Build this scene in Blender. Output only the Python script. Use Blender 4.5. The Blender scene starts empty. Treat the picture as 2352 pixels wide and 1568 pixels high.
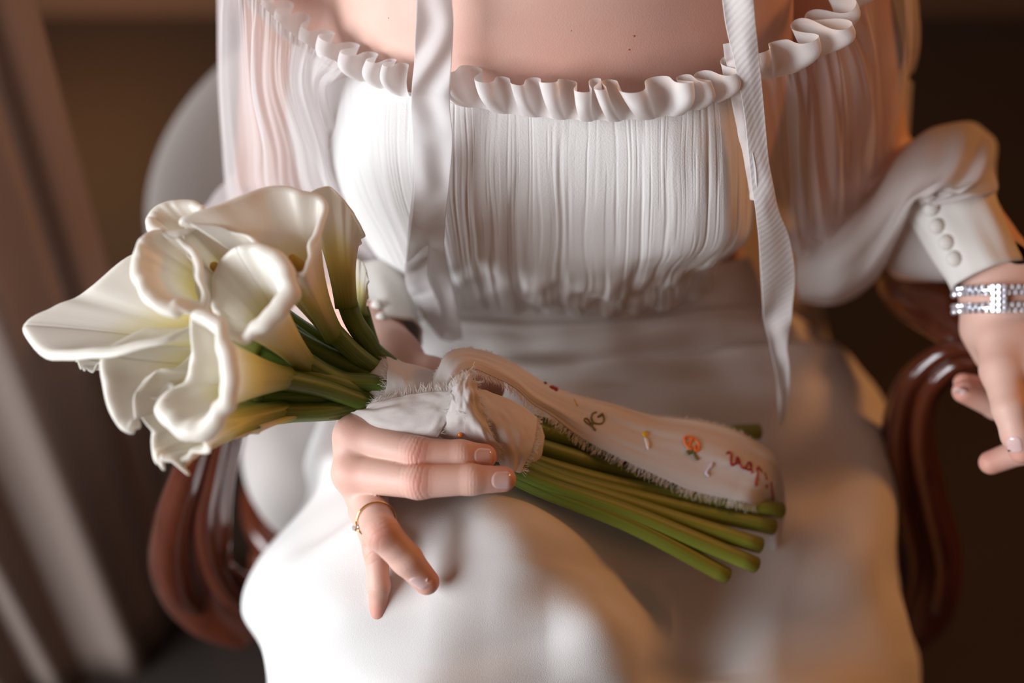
import bpy, bmesh, math, random
import numpy as np
from mathutils import Vector, Matrix
from mathutils.bvhtree import BVHTree

random.seed(7); RNG = np.random.default_rng(11)
scene = bpy.context.scene
COL = scene.collection

# ------------------------------------------------------------------ camera
TH = math.radians(49.0)
FPX, D0 = 2613.0, 0.69
FWD = np.array([0, math.cos(TH), -math.sin(TH)]); UP = np.array([0, math.sin(TH), math.cos(TH)]); RT = np.array([1.0, 0, 0])
AIM = np.array([0, 0, 0.78]); CAM = AIM - D0 * FWD
cam_d = bpy.data.cameras.new('camera'); cam = bpy.data.objects.new('camera', cam_d); COL.objects.link(cam)
cam_d.sensor_width = 36.0; cam_d.lens = 40.0
cam.location = CAM; cam.rotation_euler = (math.pi / 2 - TH, 0, 0)
cam_d.dof.use_dof = True; cam_d.dof.focus_distance = D0 - 0.012; cam_d.dof.aperture_fstop = 1.9
cam_d.clip_start = 0.01
scene.camera = cam

# ------------------------------------------------------------------ world, light, exposure
w = bpy.data.worlds.new('room_air'); scene.world = w; w.use_nodes = True
w.node_tree.nodes['Background'].inputs[0].default_value = (0.62, 0.25, 0.095, 1)
w.node_tree.nodes['Background'].inputs[1].default_value = 0.23
def area(name, loc, target, sx, sy, power, color):
    l = bpy.data.lights.new(name, 'AREA'); l.shape = 'RECTANGLE'; l.size = sx; l.size_y = sy; l.energy = power; l.color = color
    o = bpy.data.objects.new(name, l); COL.objects.link(o); o.location = loc
    o.rotation_euler = (Vector(target) - Vector(loc)).to_track_quat('-Z', 'Y').to_euler(); return o
area('window_daylight', (-2.02, -0.88, 1.40), (0.0, 0.0, 0.80), 2.2, 1.3, 102, (0.90, 0.95, 1.0))
area('lamp_glow', (1.75, 0.75, 1.5), (0.1, 0.1, 0.75), 0.35, 0.35, 11, (1.0, 0.40, 0.11))
pl = bpy.data.lights.new('added_amber_glow', 'POINT'); pl.energy = 8; pl.color = (1.0, 0.45, 0.1); pl.shadow_soft_size = 0.05  # bare point light without a fitting, added to tint the floor behind amber
po = bpy.data.objects.new('added_amber_glow', pl); COL.objects.link(po); po.location = (-0.80, 1.25, 0.40)
scene.view_settings.view_transform = 'Standard'; scene.view_settings.look = 'None'
scene.view_settings.exposure = 0.08; scene.view_settings.gamma = 1.0; scene.view_settings.use_curve_mapping = False

# ------------------------------------------------------------------ helpers
def P(px, py, dd=0.0):
    D = D0 + dd
    return AIM + RT * ((px - 1176) / FPX * D) + UP * ((784 - py) / FPX * D) + FWD * dd
def PP(seq): return np.array([P(*s[:3]) for s in seq])
def ray_dir(px, py):
    d = FWD + RT * ((px - 1176) / FPX) + UP * ((784 - py) / FPX)
    return d / np.linalg.norm(d)
def on_floor(px, py, z=0.0):
    d = ray_dir(px, py); t = (z - CAM[2]) / d[2]; return CAM + d * t
def props(o, label=None, cat=None, group=None, kind=None):
    if label: o['label'] = label
    if cat: o['category'] = cat
    if group: o['group'] = group
    if kind: o['kind'] = kind
    return o
def empty(name, loc, label, cat, group=None):
    o = bpy.data.objects.new(name, None); COL.objects.link(o); o.location = loc; o.empty_display_size = 0.02
    return props(o, label, cat, group)
def setpar(o, parent):
    if parent is None: return
    o.parent = parent
    if parent.type == 'EMPTY':
        o.matrix_parent_inverse = Matrix.Translation(parent.location).inverted()
def link_mesh(name, me, mat, parent=None):
    o = bpy.data.objects.new(name, me); COL.objects.link(o)
    if mat: me.materials.append(mat)
    setpar(o, parent); return o
def mesh(name, verts, faces, mat, parent=None, smooth=True, attrs=None, uv=None):
    me = bpy.data.meshes.new(name)
    me.from_pydata([tuple(map(float, v)) for v in verts], [], [tuple(map(int, f)) for f in faces]); me.update()
    if smooth: me.polygons.foreach_set('use_smooth', [True] * len(me.polygons))
    if attrs:
        for k, a in attrs.items():
            at = me.attributes.new(k, 'FLOAT', 'POINT'); at.data.foreach_set('value', np.asarray(a, dtype=np.float32))
    if uv is not None:
        l = me.uv_layers.new(name='UVMap'); idx = np.empty(len(me.loops), dtype=np.int32); me.loops.foreach_get('vertex_index', idx)
        l.data.foreach_set('uv', np.asarray(uv, dtype=np.float32)[idx].ravel())
    return link_mesh(name, me, mat, parent)
def grid_faces(nr, nc, close=False, flip=False):
    f = []
    for i in range(nr - 1):
        for j in range(nc if close else nc - 1):
            k = (j + 1) % nc
            q = (i * nc + j, i * nc + k, (i + 1) * nc + k, (i + 1) * nc + j)
            f.append(q[::-1] if flip else q)
    return f
def cr(pts, n, closed=False):
    """Catmull-Rom through the rows of PTS (k, d) sampled at n parameters (0..1)."""
    pts = np.asarray(pts, float); k = len(pts)
    t = np.linspace(0, k if closed else k - 1, n, endpoint=not closed)
    i = np.minimum(t.astype(int), (k - 1 if closed else k - 2)); f = (t - i)
    f = f.reshape((-1,) + (1,) * (pts.ndim - 1))
    if closed:
        p0, p1, p2, p3 = (pts[(i + o) % k] for o in (-1, 0, 1, 2))
    else:
        ext = np.concatenate([[2 * pts[0] - pts[1]], pts, [2 * pts[-1] - pts[-2]]])
        p0, p1, p2, p3 = (ext[i + o] for o in (0, 1, 2, 3))
    return 0.5 * ((2 * p1) + (p2 - p0) * f + (2 * p0 - 5 * p1 + 4 * p2 - p3) * f ** 2 + (3 * p1 - p0 - 3 * p2 + p3) * f ** 3)
def surf(ctrl, nr, nc, world=False):
    W = np.asarray(ctrl, float) if world else np.array([PP(r) for r in ctrl])
    A = cr(W, nr)
    return cr(A.transpose(1, 0, 2), nc).transpose(1, 0, 2)      # (nr, nc, 3)
def normals(G, close=False):
    du = np.gradient(G, axis=0); dv = np.gradient(G, axis=1)
    if close: dv = (np.roll(G, -1, 1) - np.roll(G, 1, 1)) / 2
    n = np.cross(du, dv); n /= np.linalg.norm(n, axis=2, keepdims=True) + 1e-12
    return n
def toward_cam(G, n):
    s = np.sign(((CAM - G) * n).sum(2, keepdims=True)); return n * np.where(s == 0, 1, s)
def gmesh(name, G, mat, parent=None, close=False, thick=0.0, attrs=None):
    nr, nc = G.shape[:2]
    u, v = np.meshgrid(np.linspace(0, 1, nc), np.linspace(0, 1, nr))
    o = mesh(name, G.reshape(-1, 3), grid_faces(nr, nc, close), mat, parent, True, attrs, np.stack([u.ravel(), v.ravel()], 1))
    if thick:
        m = o.modifiers.new('thickness', 'SOLIDIFY'); m.thickness = thick; m.offset = 0
    return o
def noise1(x, seed=0, octs=3):
    r = np.random.default_rng(seed); out = np.zeros_like(x, float); a = 1.0
    for _ in range(octs):
        tab = r.normal(size=4096); xi = np.floor(x).astype(int); f = x - xi; f = f * f * (3 - 2 * f)
        out += a * (tab[xi % 4096] * (1 - f) + tab[(xi + 1) % 4096] * f); x = x * 2.03 + 17.1; a *= 0.5
    return out
def noise2(x, y, seed=0):
    r = np.random.default_rng(seed); tab = r.normal(size=(256, 256))
    xi = np.floor(x).astype(int); yi = np.floor(y).astype(int); fx = x - xi; fy = y - yi
    fx = fx * fx * (3 - 2 * fx); fy = fy * fy * (3 - 2 * fy); g = lambda a, b: tab[a % 256, b % 256]
    return (g(xi, yi) * (1 - fx) + g(xi + 1, yi) * fx) * (1 - fy) + (g(xi, yi + 1) * (1 - fx) + g(xi + 1, yi + 1) * fx) * fy
def frames(pts):
    T = np.gradient(pts, axis=0); T /= np.linalg.norm(T, axis=1, keepdims=True) + 1e-12
    n = np.cross(T[0], [0.3, 0.2, 0.9]); n /= np.linalg.norm(n); N = [n]
    for i in range(1, len(pts)):
        n = N[-1] - T[i] * np.dot(N[-1], T[i]); N.append(n / (np.linalg.norm(n) + 1e-12))
    N = np.array(N); return T, N, np.cross(T, N)
def tube_grid(path, rad, n=14, sides=10, squash=1.0, ndir=None, cap=0.6):
    """PATH world points (k,3), RAD per point; returns closed ring grid with caps folded in."""
    Q = cr(np.column_stack([path, rad]), n); p, r = Q[:, :3], Q[:, 3]
    T, N, B = frames(p)
    if ndir is not None:
        N = np.asarray(ndir) - T * (T @ np.asarray(ndir))[:, None]; N /= np.linalg.norm(N, axis=1, keepdims=True); B = np.cross(T, N)
    a = np.linspace(0, 2 * math.pi, sides, endpoint=False)
    ring = lambda c, rr, nn, bb: c + rr * (np.cos(a)[:, None] * nn * squash + np.sin(a)[:, None] * bb)
    rows = []
    for k in (0.05, 0.6, 0.9): rows.append(ring(p[0] - T[0] * r[0] * math.sqrt(1 - k * k) * cap, r[0] * k, N[0], B[0]))
    rows += [ring(p[i], r[i], N[i], B[i]) for i in range(n)]
    for k in (0.9, 0.6, 0.05): rows.append(ring(p[-1] + T[-1] * r[-1] * math.sqrt(1 - k * k) * cap, r[-1] * k, N[-1], B[-1]))
    return np.array(rows)
def tube(name, path, rad, mat, parent=None, n=14, sides=10, squash=1.0, ndir=None):
    G = tube_grid(np.asarray(path, float), np.asarray(rad, float), n, sides, squash, ndir)
    return gmesh(name, G, mat, parent, close=True)
def bvh_of(o):
    me = o.data; return BVHTree.FromPolygons([v.co.copy() for v in me.vertices], [tuple(p.vertices) for p in me.polygons])
def cam_hit(bvh, px, py, lift=0.0004):
    d = Vector(ray_dir(px, py)); h = bvh.ray_cast(Vector(CAM), d)
    if h[0] is None: return None
    return np.array(h[0]) - np.array(d) * lift

# ------------------------------------------------------------------ materials
def nodes_of(name):
    m = bpy.data.materials.new(name); m.use_nodes = True; nt = m.node_tree
    return m, nt, nt.nodes, nt.links, nt.nodes['Principled BSDF']
def sset(b, **k):
    for a, v in k.items(): b.inputs[a.replace('_', ' ')].default_value = v
def bump_noise(nt, b, scale, strength, dist=0.001, stretch=None, kind='NOISE'):
    tc = nt.nodes.new('ShaderNodeTexCoord'); n = nt.nodes.new('ShaderNodeTexNoise'); n.inputs['Scale'].default_value = scale; n.inputs['Detail'].default_value = 3
    src = tc.outputs['Object']
    if stretch:
        mp = nt.nodes.new('ShaderNodeMapping'); mp.inputs['Scale'].default_value = stretch; nt.links.new(src, mp.inputs[0]); src = mp.outputs[0]
    nt.links.new(src, n.inputs['Vector'])
    bp = nt.nodes.new('ShaderNodeBump'); bp.inputs['Strength'].default_value = strength; bp.inputs['Distance'].default_value = dist
    nt.links.new(n.outputs[0], bp.inputs['Height'])
    if b is not None: nt.links.new(bp.outputs[0], b.inputs['Normal'])
    return bp
def plain(name, col, rough=0.5, metal=0.0, bump=None, **k):
    m, nt, N, L, b = nodes_of(name); sset(b, Base_Color=(*col, 1), Roughness=rough, Metallic=metal, **k)
    if bump: bump_noise(nt, b, *bump)
    return m
def cloth(name, col, sheer=0.0, transl=0.3, bump=(1500, 0.25, 0.0006), twill=None):
    """woven cloth: diffuse + translucent threads, SHEER = share of open weave."""
    m, nt, N, L, b = nodes_of(name); N.remove(b); out = N['Material Output']
    d = N.new('ShaderNodeBsdfDiffuse'); t = N.new('ShaderNodeBsdfTranslucent'); mx = N.new('ShaderNodeMixShader'); mx.inputs[0].default_value = transl
    d.inputs[0].default_value = (*col, 1); t.inputs[0].default_value = (*col, 1)
    bp = bump_noise(nt, None, *bump); L.new(bp.outputs[0], d.inputs['Normal'])
    if twill:
        tc = N.new('ShaderNodeTexCoord'); wv = N.new('ShaderNodeTexWave'); wv.wave_type = 'BANDS'; wv.bands_direction = 'DIAGONAL'
        mp = N.new('ShaderNodeMapping'); mp.inputs['Scale'].default_value = twill[2]; L.new(tc.outputs['UV'], mp.inputs[0]); L.new(mp.outputs[0], wv.inputs['Vector'])
        wv.inputs['Scale'].default_value = twill[0]; wv.inputs['Distortion'].default_value = 0.6
        b2 = N.new('ShaderNodeBump'); b2.inputs['Strength'].default_value = twill[1]; b2.inputs['Distance'].default_value = 0.0006
        L.new(wv.outputs[1], b2.inputs['Height']); L.new(bp.outputs[0], b2.inputs['Normal']); L.new(b2.outputs[0], d.inputs['Normal'])
    L.new(d.outputs[0], mx.inputs[1]); L.new(t.outputs[0], mx.inputs[2]); last = mx
    if sheer > 0:
        tr = N.new('ShaderNodeBsdfTransparent'); m2 = N.new('ShaderNodeMixShader'); m2.inputs[0].default_value = sheer
        L.new(mx.outputs[0], m2.inputs[1]); L.new(tr.outputs[0], m2.inputs[2]); last = m2
    L.new(last.outputs[0], out.inputs[0]); return m
M_DRESS = cloth('ivory_crepe', (0.80, 0.785, 0.77), 0, 0.12, (1700, 0.3, 0.0006))
M_BODICE = cloth('gathered_silk', (0.83, 0.815, 0.80), 0, 0.15, (900, 0.35, 0.0006))
M_SHEER = cloth('sheer_chiffon_lit', (0.84, 0.80, 0.80), 0.42, 0.45, (900, 0.2, 0.0004))  # lit-side copy of the chiffon, less open so that sleeve looks whiter
M_SHEER_R = cloth('sheer_chiffon_shaded', (0.84, 0.80, 0.80), 0.62, 0.45, (900, 0.2, 0.0004))  # same chiffon, more open: shade on the right arm put into the material
M_RUFFLE = cloth('ruffle_chiffon', (0.86, 0.84, 0.83), 0.05, 0.42, (1300, 0.35, 0.0005))
M_TIE = cloth('twill_tie', (0.84, 0.82, 0.82), 0.12, 0.35, (900, 0.2, 0.0004), (1.0, 0.22, (2.5, 56, 1)))
M_TIE2 = cloth('soft_tie', (0.84, 0.82, 0.82), 0.22, 0.4, (900, 0.25, 0.0004))
M_CUFF = cloth('cuff_satin', (0.80, 0.77, 0.73), 0, 0.12, (500, 0.2, 0.0005))
M_RIBBON = cloth('raw_silk_ribbon', (0.80, 0.755, 0.73), 0.03, 0.25, (1600, 0.4, 0.0005))
M_THREAD = cloth('frayed_silk_thread', (0.88, 0.85, 0.83), 0, 0.5, (10, 0.0, 0.0001))
M_CURTAIN = cloth('grey_brown_curtain', (0.34, 0.27, 0.235), 0, 0.1, (200, 0.2, 0.001))
M_UPHOL = cloth('taupe_upholstery', (0.46, 0.42, 0.395), 0, 0.0, (500, 0.3, 0.001))
M_GOLD = plain('yellow_gold', (0.83, 0.55, 0.22), 0.18, 1.0)
M_SILVER = plain('white_metal', (0.75, 0.76, 0.80), 0.15, 1.0)
M_CRYSTAL = plain('cut_crystal', (0.88, 0.89, 0.97), 0.06, 0.55, Coat_Weight=1.0)
M_NAIL = plain('pink_nail', (0.74, 0.52, 0.50), 0.16, 0, Coat_Weight=1.0)
M_WOOD, nt_, N_, L_, b_ = nodes_of('polished_mahogany'); sset(b_, Roughness=0.18, Coat_Weight=0.8, Coat_Roughness=0.08)
tc_ = N_.new('ShaderNodeTexCoord'); mp_ = N_.new('ShaderNodeMapping'); mp_.inputs['Scale'].default_value = (40, 40, 6); nz_ = N_.new('ShaderNodeTexNoise'); nz_.inputs['Scale'].default_value = 2
rp_ = N_.new('ShaderNodeValToRGB'); rp_.color_ramp.elements[0].color = (0.045, 0.009, 0.005, 1); rp_.color_ramp.elements[1].color = (0.13, 0.028, 0.010, 1)
L_.new(tc_.outputs['Object'], mp_.inputs[0]); L_.new(mp_.outputs[0], nz_.inputs['Vector']); L_.new(nz_.outputs[0], rp_.inputs[0]); L_.new(rp_.outputs[0], b_.inputs['Base Color'])

# skin: redness and crease attributes live on the mesh
M_SKIN, nt, N, L, b = nodes_of('fair_skin')
sset(b, Roughness=0.54, Subsurface_Weight=0.25, Subsurface_Scale=0.004); b.inputs['Subsurface Radius'].default_value = (1.0, 0.35, 0.2)
at = N.new('ShaderNodeAttribute'); at.attribute_name = 'redness'; mix = N.new('ShaderNodeMix'); mix.data_type = 'RGBA'
mix.inputs[6].default_value = (0.70, 0.455, 0.375, 1); mix.inputs[7].default_value = (0.60, 0.23, 0.17, 1); L.new(at.outputs['Fac'], mix.inputs[0])
tc = N.new('ShaderNodeTexCoord'); nz = N.new('ShaderNodeTexNoise'); nz.inputs['Scale'].default_value = 60; nz.inputs['Detail'].default_value = 4; L.new(tc.outputs['Object'], nz.inputs['Vector'])
mr = N.new('ShaderNodeMapRange'); mr.inputs[1].default_value = 0.35; mr.inputs[2].default_value = 0.75; mr.inputs[3].default_value = 0.0; mr.inputs[4].default_value = 0.25; L.new(nz.outputs[0], mr.inputs[0])
mix2 = N.new('ShaderNodeMix'); mix2.data_type = 'RGBA'; mix2.inputs[7].default_value = (0.66, 0.33, 0.26, 1); L.new(mr.outputs[0], mix2.inputs[0]); L.new(mix.outputs[2], mix2.inputs[6]); L.new(mix2.outputs[2], b.inputs['Base Color'])
n2 = N.new('ShaderNodeTexNoise'); n2.inputs['Scale'].default_value = 900; n2.inputs['Detail'].default_value = 3; L.new(tc.outputs['Object'], n2.inputs['Vector'])
bp1 = N.new('ShaderNodeBump'); bp1.inputs['Strength'].default_value = 0.22; bp1.inputs['Distance'].default_value = 0.0004; L.new(n2.outputs[0], bp1.inputs['Height'])
at2 = N.new('ShaderNodeAttribute'); at2.attribute_name = 'crease'
bp2 = N.new('ShaderNodeBump'); bp2.inputs['Strength'].default_value = 0.6; bp2.inputs['Distance'].default_value = 0.00035; L.new(at2.outputs['Fac'], bp2.inputs['Height']); L.new(bp1.outputs[0], bp2.inputs['Normal'])
L.new(bp2.outputs[0], b.inputs['Normal'])

def flower_mat(name, white, warm, green, g_end, w_end):
    m, nt, N, L, b = nodes_of(name); N.remove(b); out = N['Material Output']
    at = N.new('ShaderNodeAttribute'); at.attribute_name = 'along'
    tc = N.new('ShaderNodeTexCoord'); wv = N.new('ShaderNodeTexNoise'); mp = N.new('ShaderNodeMapping'); mp.inputs['Scale'].default_value = (70, 2.0, 1)
    L.new(tc.outputs['UV'], mp.inputs[0]); L.new(mp.outputs[0], wv.inputs['Vector']); wv.inputs['Scale'].default_value = 1.0; wv.inputs['Detail'].default_value = 3
    ma = N.new('ShaderNodeMath'); ma.operation = 'MULTIPLY_ADD'; ma.inputs[1].default_value = 0.16; L.new(wv.outputs[0], ma.inputs[0])
    su = N.new('ShaderNodeMath'); su.operation = 'SUBTRACT'; su.inputs[1].default_value = 0.08; L.new(at.outputs['Fac'], ma.inputs[2]); L.new(ma.outputs[0], su.inputs[0])
    r = N.new('ShaderNodeValToRGB'); e = r.color_ramp.elements; e[0].position = 0.0; e[0].color = (*green, 1); e[1].position = 1.0; e[1].color = (*white, 1)
    x = e.new(g_end); x.color = (*[(a + c) / 2 for a, c in zip(green, warm)], 1); x = e.new(w_end); x.color = (*warm, 1); x = e.new(min(0.97, w_end + 0.28)); x.color = (*white, 1)
    L.new(su.outputs[0], r.inputs[0])
    d = N.new('ShaderNodeBsdfDiffuse'); t = N.new('ShaderNodeBsdfTranslucent'); g = N.new('ShaderNodeBsdfGlossy'); g.inputs['Roughness'].default_value = 0.38
    L.new(r.outputs[0], d.inputs[0]); L.new(r.outputs[0], t.inputs[0])
    bp = N.new('ShaderNodeBump'); bp.inputs['Strength'].default_value = 0.2; bp.inputs['Distance'].default_value = 0.0006; L.new(wv.outputs[0], bp.inputs['Height']); L.new(bp.outputs[0], d.inputs['Normal'])
    mx = N.new('ShaderNodeMixShader'); mx.inputs[0].default_value = 0.42; L.new(d.outputs[0], mx.inputs[1]); L.new(t.outputs[0], mx.inputs[2])
    m2 = N.new('ShaderNodeMixShader'); m2.inputs[0].default_value = 0.035; L.new(mx.outputs[0], m2.inputs[1]); L.new(g.outputs[0], m2.inputs[2]); L.new(m2.outputs[0], out.inputs[0])
    return m
M_SPATHE = flower_mat('calla_spathe', (0.95, 0.925, 0.86), (0.90, 0.83, 0.42), (0.22, 0.29, 0.03), 0.15, 0.38)
M_SPATHE2 = flower_mat('calla_spathe_green', (0.94, 0.915, 0.84), (0.85, 0.82, 0.36), (0.17, 0.26, 0.025), 0.20, 0.44)
M_STEM, nt, N, L, b = nodes_of("calla_stem"); sset(b, Roughness=0.52)
tc = N.new('ShaderNodeTexCoord'); mp = N.new('ShaderNodeMapping'); mp.inputs['Scale'].default_value = (5, 1.2, 1); nz = N.new('ShaderNodeTexNoise'); nz.inputs['Scale'].default_value = 3; nz.inputs['Detail'].default_value = 4
oi = N.new('ShaderNodeObjectInfo'); ad = N.new('ShaderNodeVectorMath'); L.new(tc.outputs['UV'], mp.inputs[0]); L.new(mp.outputs[0], ad.inputs[0]); L.new(oi.outputs['Random'], ad.inputs[1]); L.new(ad.outputs[0], nz.inputs['Vector'])
at = N.new('ShaderNodeAttribute'); at.attribute_name = 'along'
r1 = N.new('ShaderNodeValToRGB'); r1.color_ramp.elements[0].color = (0.045, 0.085, 0.012, 1); r1.color_ramp.elements[1].color = (0.15, 0.23, 0.028, 1); r1.color_ramp.elements[0].position = 0.3; r1.color_ramp.elements[1].position = 0.75; L.new(nz.outputs[0], r1.inputs[0])
mx = N.new('ShaderNodeMix'); mx.data_type = 'RGBA'; mx.inputs[7].default_value = (0.34, 0.35, 0.045, 1)
mr = N.new('ShaderNodeMapRange'); mr.inputs[1].default_value = 0.62; mr.inputs[2].default_value = 1.0; mr.inputs[4].default_value = 0.75; L.new(at.outputs['Fac'], mr.inputs[0]); L.new(mr.outputs[0], mx.inputs[0]); L.new(r1.outputs[0], mx.inputs[6]); L.new(mx.outputs[2], b.inputs['Base Color'])
M_SPADIX = plain('yellow_spadix', (0.75, 0.45, 0.08), 0.7, 0, (2500, 0.8, 0.001))
M_RED = plain('red_thread', (0.30, 0.008, 0.012), 0.6); M_OLIVE = plain('olive_thread', (0.13, 0.12, 0.02), 0.6); M_YEL = plain('yellow_thread', (0.75, 0.48, 0.02), 0.6)
M_ORANGE = plain('orange_thread', (0.80, 0.17, 0.02), 0.6); M_BEAD = plain('orange_bead', (0.85, 0.20, 0.02), 0.12, 0, Coat_Weight=1.0); M_LILAC = plain('lilac_thread', (0.62, 0.55, 0.66), 0.5); M_PALE = plain('pale_thread', (0.80, 0.70, 0.68), 0.5)

# ------------------------------------------------------------------ the room
def box(name, lo, hi, mat, parent=None):
    lo, hi = np.array(lo), np.array(hi); v = [(lo[0] if i & 1 == 0 else hi[0], lo[1] if i & 2 == 0 else hi[1], lo[2] if i & 4 == 0 else hi[2]) for i in range(8)]
    return mesh(name, v, [(0, 2, 3, 1), (4, 5, 7, 6), (0, 1, 5, 4), (2, 6, 7, 3), (0, 4, 6, 2), (1, 3, 7, 5)], mat, parent, smooth=False)
M_FLOOR = plain('dark_wood_floor', (0.014, 0.0065, 0.0035), 0.75, 0, (30, 0.1, 0.002, (1, 12, 1)))
M_WALL = plain('brown_wall', (0.08, 0.04, 0.018), 0.7, 0, (40, 0.1, 0.002))
M_PLASTER = plain('cream_plaster', (0.35, 0.26, 0.19), 0.8, 0, (40, 0.1, 0.002))
M_FRAME = plain('painted_window_wood', (0.5, 0.45, 0.4), 0.5)
props(box('floor', (-2.1, -2.8, -0.05), (2.3, 1.6, 0.0), M_FLOOR), kind='structure')
props(box('wall_back', (-2.1, 1.55, 0.0), (2.3, 1.65, 2.6), M_WALL), kind='structure')
props(box('wall_right', (2.3, -2.8, 0.0), (2.4, 1.65, 2.6), M_WALL), kind='structure')
wl = mesh('wall_left', [], [], None)
bm = bmesh.new()
for lo, hi in (((-2.2, -2.8, 0), (-2.1, -2.0, 2.6)), ((-2.2, 0.25, 0), (-2.1, 1.65, 2.6)), ((-2.2, -2.0, 0), (-2.1, 0.25, 0.65)), ((-2.2, -2.0, 2.05), (-2.1, 0.25, 2.6))):
    mtx = Matrix.Translation([(a + c) / 2 for a, c in zip(lo, hi)]) @ Matrix.Diagonal([c - a for a, c in zip(lo, hi)] + [1]); bmesh.ops.create_cube(bm, size=1, matrix=mtx)
bm.to_mesh(wl.data); bm.free(); wl.data.materials.append(M_PLASTER); props(wl, kind='structure')
wf = mesh('window_1', [], [], None); bm = bmesh.new()
for lo, hi in (((-2.18, -2.0, 0.65), (-2.12, -1.94, 2.05)), ((-2.18, 0.19, 0.65), (-2.12, 0.25, 2.05)), ((-2.18, -1.94, 0.65), (-2.12, 0.19, 0.71)), ((-2.18, -1.94, 1.99), (-2.12, 0.19, 2.05)), ((-2.17, -0.9, 0.71), (-2.13, -0.85, 1.99))):
    mtx = Matrix.Translation([(a + c) / 2 for a, c in zip(lo, hi)]) @ Matrix.Diagonal([c - a for a, c in zip(lo, hi)] + [1]); bmesh.ops.create_cube(bm, size=1, matrix=mtx)
bm.to_mesh(wf.data); bm.free(); wf.data.materials.append(M_FRAME); props(wf, kind='structure')

# curtain: vertical folds from the floor up
base = np.array([on_floor(*q)[:2] for q in ((-420, 1620), (-200, 1600), (0, 1640), (120, 1600), (210, 1560), (330, 1530), (360, 1440), (425, 1405), (445, 1310))])
nb = 200; bl = cr(base, nb); tb = np.gradient(bl, axis=0); tb /= np.linalg.norm(tb, axis=1, keepdims=True); nrm = np.stack([-tb[:, 1], tb[:, 0]], 1)
s = np.linspace(0, 1, nb); fold = 0.010 * np.sin(s * 2 * math.pi * 6.2 + .8) + 0.005 * np.sin(s * 2 * math.pi * 9 + 1)
zs = np.linspace(0.004, 2.35, 40); G = np.zeros((40, nb, 3))
for i, z in enumerate(zs):
    k = 0.75 + 0.35 * z; xy = bl + nrm * (fold * k)[:, None] + np.array([0.02 * z, 0.16 * z]) * (0.5 + s)[:, None] * 0.6
    G[i, :, :2] = xy; G[i, :, 2] = z
cu = gmesh('curtain', G, M_CURTAIN, thick=0.002); props(cu, 'heavy grey-brown curtain hanging in long folds at the left edge', 'curtain')

# ------------------------------------------------------------------ armchair
chair = empty('armchair', (0.02, 0.25, 0.0), 'mahogany armchair with taupe upholstery under the seated person', 'chair')
def rounded_slab(x0, x1, y0, y1, z0, z1, rc, rb, name, mat, n=48, crown=0.0):
    cx, cy, hx, hy = (x0 + x1) / 2, (y0 + y1) / 2, (x1 - x0) / 2, (y1 - y0) / 2
    def outline(ins):
        a = np.linspace(0, 2 * math.pi, n, endpoint=False); r = max(rc - ins, 0.01); c, s_ = np.cos(a), np.sin(a)
        return np.stack([cx + np.sign(c) * (hx - rc) + r * c, cy + np.sign(s_) * (hy - rc) + r * s_], 1)
    rows = []
    for k in np.linspace(0, 1, 7): rows.append((rb * (1 - math.sin(k * math.pi / 2)), z0 + rb * (1 - math.cos(k * math.pi / 2))))
    for k in np.linspace(0, 1, 9): rows.append((rb * (1 - math.cos(k * math.pi / 2)), z1 - rb * (1 - math.sin(k * math.pi / 2))))
    V = []; 
    for ins, z in rows: V.append(np.column_stack([outline(ins), np.full(n, z)]))
    top = V[-1]
    for k in (0.8, 0.5, 0.2, 0.02): t = top.copy(); t[:, :2] = (t[:, :2] - (cx, cy)) * k + (cx, cy); t[:, 2] += crown * (1 - k * k); V.append(t)
    G = np.array(V); return gmesh(name, G, mat, chair, close=True)
rounded_slab(-0.245, 0.31, 0.055, 0.50, 0.40, 0.50, 0.10, 0.045, 'seat_cushion', M_UPHOL, crown=0.012)
rounded_slab(-0.255, 0.32, 0.045, 0.51, 0.34, 0.41, 0.10, 0.012, 'seat_rail', M_WOOD)
# backrest: padded half-ellipse, leaning back
nu, nv = 40, 60; a_, h_ = 0.415, 0.27; G = []
for side in (0, 1):
    pass
rows = []
for t in np.linspace(0, 1, 26):                       # t: front centre -> rim -> back centre
    ang = t * math.pi; ins = math.sin(ang) ** 0.45 if 0 < t < 1 else 0.0; thick = 0.045 * math.cos(ang)
    q = np.linspace(0, math.pi, nv); k = max(ins, 0.02)
    x = 0.02 - a_ * k * np.cos(q); z = 0.43 + h_ * k * np.sin(q) ** 0.9; y = 0.50 - thick + 0.28 * (z - 0.43) - 0.35 * (x - 0.02) ** 2
    rows.append(np.stack([x, y, z], 1))
gmesh('backrest', np.array(rows), M_UPHOL, chair)
def armset(main, bead1, bead2, rest):
    sup = tube('arm_support', PP(main), [m[3] for m in main], M_WOOD, chair, 40, 18, 0.55, FWD)
    for bd in (bead1, bead2): tube('bead_moulding', PP(bd), [m[3] for m in bd], M_WOOD, sup, 40, 12)
    tube('armrest', PP(rest), [m[3] for m in rest], M_WOOD, chair, 30, 14, 0.6, (0, 0, 1))
armset([(505, 985, .10, .018), (475, 1080, .13, .022), (445, 1200, .175, .030), (440, 1300, .215, .033), (490, 1375, .245, .034), (580, 1420, .265, .03)],
       [(470, 985, .085, .009), (435, 1080, .108, .0115), (402, 1180, .145, .0135), (393, 1270, .175, .0145), (408, 1345, .20, .013), (450, 1395, .225, .008)],
       [(512, 985, .085, .006), (490, 1080, .11, .0075), (470, 1180, .145, .0085), (480, 1280, .18, .0085), (520, 1360, .21, .008), (585, 1410, .235, .006)],
       [(492, 1000, .10, .018), (450, 900, .13, .02), (410, 780, .2, .02), (390, 690, .3, .02), (400, 600, .40, .018)])
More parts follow.
